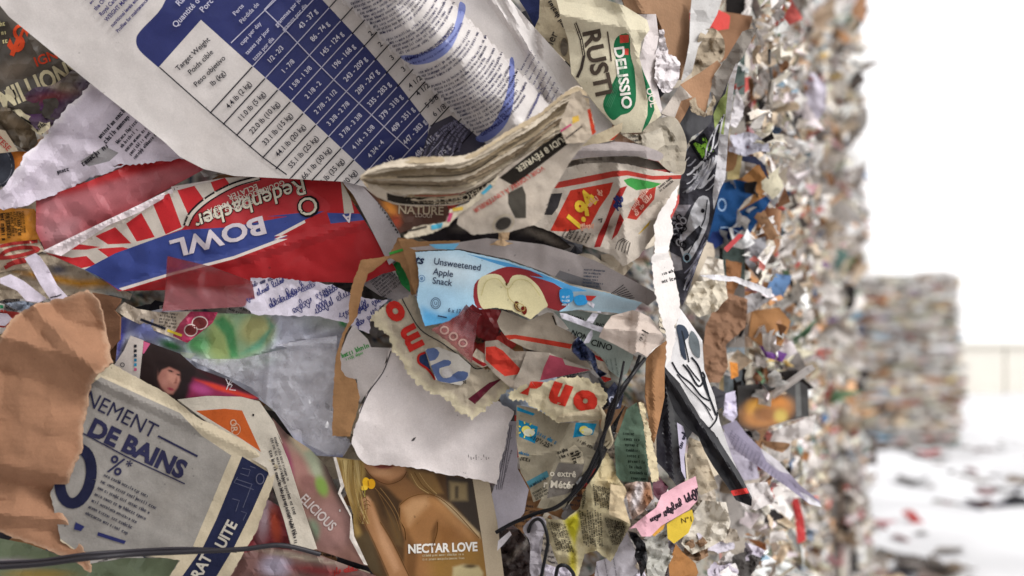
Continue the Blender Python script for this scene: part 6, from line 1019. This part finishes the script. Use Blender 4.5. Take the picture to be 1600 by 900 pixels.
# ---- behind the corner: blue box and loose pieces that stick out of the next bale (slightly out of focus)
def far(px, d): return float(dbase(px)) - d
sheet('blue_box', 'torn blue carton with bare brown cardboard inside, sticking out right of the graffiti page', 'carton', z('a7', 375, 595, 430, 380, 475, 175, 600, 140, 700, 50, 745, 95, 800, 215, 720, 350, 645, 468, 600, 445, 500, 520), far(1150, 1.2), '#17406e', 'paper', crum=(.012, 50), sp=4.5, thick=.003, t=(.05, 0),
      regions=[(z('a7', 560, 150, 690, 55, 748, 98, 800, 215, 700, 270, 560, 350, 620, 290, 665, 235, 640, 170), '#94693f'), (z('a7', 570, 340, 620, 270, 665, 238, 640, 290), '#c4b8a8'), (z('a7', 375, 595, 420, 460, 560, 430, 640, 470, 500, 530), '#1c2c5c')],
      prints=[LN(smooth(z('a7', 470, 435, 520, 435, 600, 470), False), 2, '#9ab4d4'), EL(q('a7', 480, 300), 6, 9, 0, '#9ab4d4', 2)])
sheet('red_straw', 'short red strip against the blue carton', 'plastic strip', z('a7', 490, 555, 580, 468, 608, 478, 510, 578), far(1145, 1.16), '#a8282c', 'plastic', crum=(.001, 30), sp=4)
LOOSE = [('white_scrap', 'white crumpled scrap below the blue carton', z('a7', 395, 600, 490, 622, 512, 830, 460, 880, 290, 905, 325, 760), 1.12, '#d4ccc0', .012), ('white_band', 'twisted white paper band reaching right below the blue carton', z('a7', 345, 712, 440, 708, 560, 722, 680, 765, 775, 800, 765, 845, 700, 815, 560, 750, 430, 738), 1.1, '#d8d6da', .004),
         ('brown_scrap', 'brown cardboard scrap behind the twisted white band', z('a7', 500, 620, 600, 640, 592, 745, 520, 875, 440, 905, 510, 830), 1.17, '#8a6040', .006), ('grey_scrap', 'grey glossy scrap right of the blue carton tip', z('a7', 605, 490, 680, 500, 735, 485, 742, 610, 700, 740, 620, 640), 1.22, '#8d8c90', .01),
         ('white_flake', 'pale torn page above the blue carton', z('a6', 525, 640, 640, 622, 745, 675, 760, 740, 700, 735, 610, 765, 520, 735), 1.18, '#c2c0cc', .012), ('white_flake', 'upright white flake between the graffiti page and the blurred bales', z('a6', 640, 600, 690, 520, 740, 455, 768, 455, 705, 605), 1.2, '#d2cdc8', .004), ('white_flake', 'white shreds right beside the white edge of the graffiti page', z('a6', 525, 590, 565, 355, 590, 420, 615, 470, 600, 540, 560, 600), 1.16, '#cfcacc', .01),
         ('dark_hoop', 'dark curved rim under the pale torn page', z('a6', 600, 760, 680, 765, 735, 820, 760, 900, 745, 900, 700, 820, 600, 790), 1.17, '#22263a', .003), ('yellow_card', 'yellowish card standing behind the graffiti page', z('a6', 515, 740, 560, 745, 600, 760, 580, 900, 510, 900), 1.21, '#b8a878', .004),
         ('brown_twist', 'brown twisted paper hanging below the white band', z('y3', 1080, 240, 1130, 130, 1200, 60, 1310, 100, 1300, 250, 1190, 350, 1200, 470, 1150, 560, 1080, 560, 1060, 380), 1.16, '#866650', .008), ('ivory_scrap', 'ivory crumpled paper beside the inked page', z('y3', 960, 120, 1020, 0, 1180, -20, 1200, 90, 1130, 170, 1040, 200), 1.08, '#cdc3b0', .012),
         ('silver_scrap', 'silvery scrap with dark marks under the white band', z('y3', 1230, 170, 1300, 80, 1440, 30, 1450, 90, 1370, 150, 1260, 200), 1.2, '#a8a4a4', .01), ('lilac_scrap', 'lilac torn scrap left of the grid strip', z('a8', 290, 500, 300, 410, 340, 400, 350, 500, 330, 530), 1.15, '#cfc8dc', .008), ('grey_sheet', 'soft grey lilac sheet under the grid strip', z('a8', 260, 560, 310, 570, 420, 660, 440, 760, 380, 770, 300, 660), 1.2, '#a8a2b0', .008)]
for nm, lab, pts, d, c, cr in LOOSE:
    sheet(nm, lab, 'paper scrap', pts, far(np.mean([p[0] for p in pts]), d), c, 'paper', crum=(cr, 26), sp=4.5, t=(.05, 0), curl=.006, tear=1.2)
sheet('food_tray_box', 'black food carton with a picture of fried food, lodged in the blurred bale', 'food carton', z('r2', 105, 305, 200, 298, 300, 290, 325, 308, 328, 400, 260, 415, 150, 450, 108, 432), far(1205, 1.235), '#2a2827', 'gloss', crum=(.004, 60), sp=3.5, thick=.004, t=(.02, 0),
      paint=[('e', *q('r2', 195, 385), 42, 24, 12, '#a87038', 8), ('e', *q('r2', 160, 375), 14, 12, 0, '#c8923a', 6), ('e', *q('r2', 215, 350), 20, 7, -15, '#c07a34', 5), ('e', *q('r2', 190, 395), 20, 12, 0, '#8a5a30', 6), ('e', *q('r2', 240, 400), 10, 10, 0, '#b8a050', 6)], regions=[(z('r2', 285, 300, 300, 295, 305, 400, 288, 405), '#5a5a58')])
sheet('brown_carton', 'square brown carton piece in the blurred bale', 'carton', z('r2', 150, 70, 235, 60, 272, 105, 240, 190, 175, 180, 140, 150), far(1205, 1.27), '#a0754e', 'card', crum=(.006, 50), sp=5, thick=.004, t=(.06, 0))
sheet('purple_strip', 'purple strip below the brown carton in the blurred bale', 'paper strip', z('r2', 172, 180, 215, 190, 260, 205, 245, 232, 195, 218), far(1205, 1.24), '#5c2c74', 'gloss', crum=(.004, 30), sp=5, t=(.06, 0))
sheet('red_ribbon', 'hanging red ribbon in the lower part of the blurred bale', 'ribbon', z('r2', 268, 650, 292, 648, 312, 720, 318, 790, 292, 800, 285, 720), far(1250, 1.5), '#b42c2c', 'plastic', crum=(.006, 30), sp=5, t=(.06, 0))
sheet('white_sheet_scrap', 'torn white sheet below the black food carton', 'paper sheet', z('r2', 195, 505, 220, 445, 290, 420, 350, 395, 340, 450, 260, 485), far(1230, 1.3), '#cfc9c6', 'paper', crum=(.01, 40), sp=5, t=(.06, 0))
sheet('orange_scrap', 'orange scrap left of the black food carton', 'paper scrap', z('r2', 80, 230, 105, 235, 108, 275, 85, 285), far(1145, 1.18), '#c8823c', 'paper', crum=(.005, 20), sp=5)
sheet('pale_sheet', 'large pale crumpled sheet high on the blurred bale', 'paper sheet', z('r1', 290, 250, 340, 225, 385, 270, 380, 340, 340, 400, 290, 330), far(1270, 1.8), '#c2bcc8', 'paper', crum=(.02, 40), sp=5, t=(.08, 0))
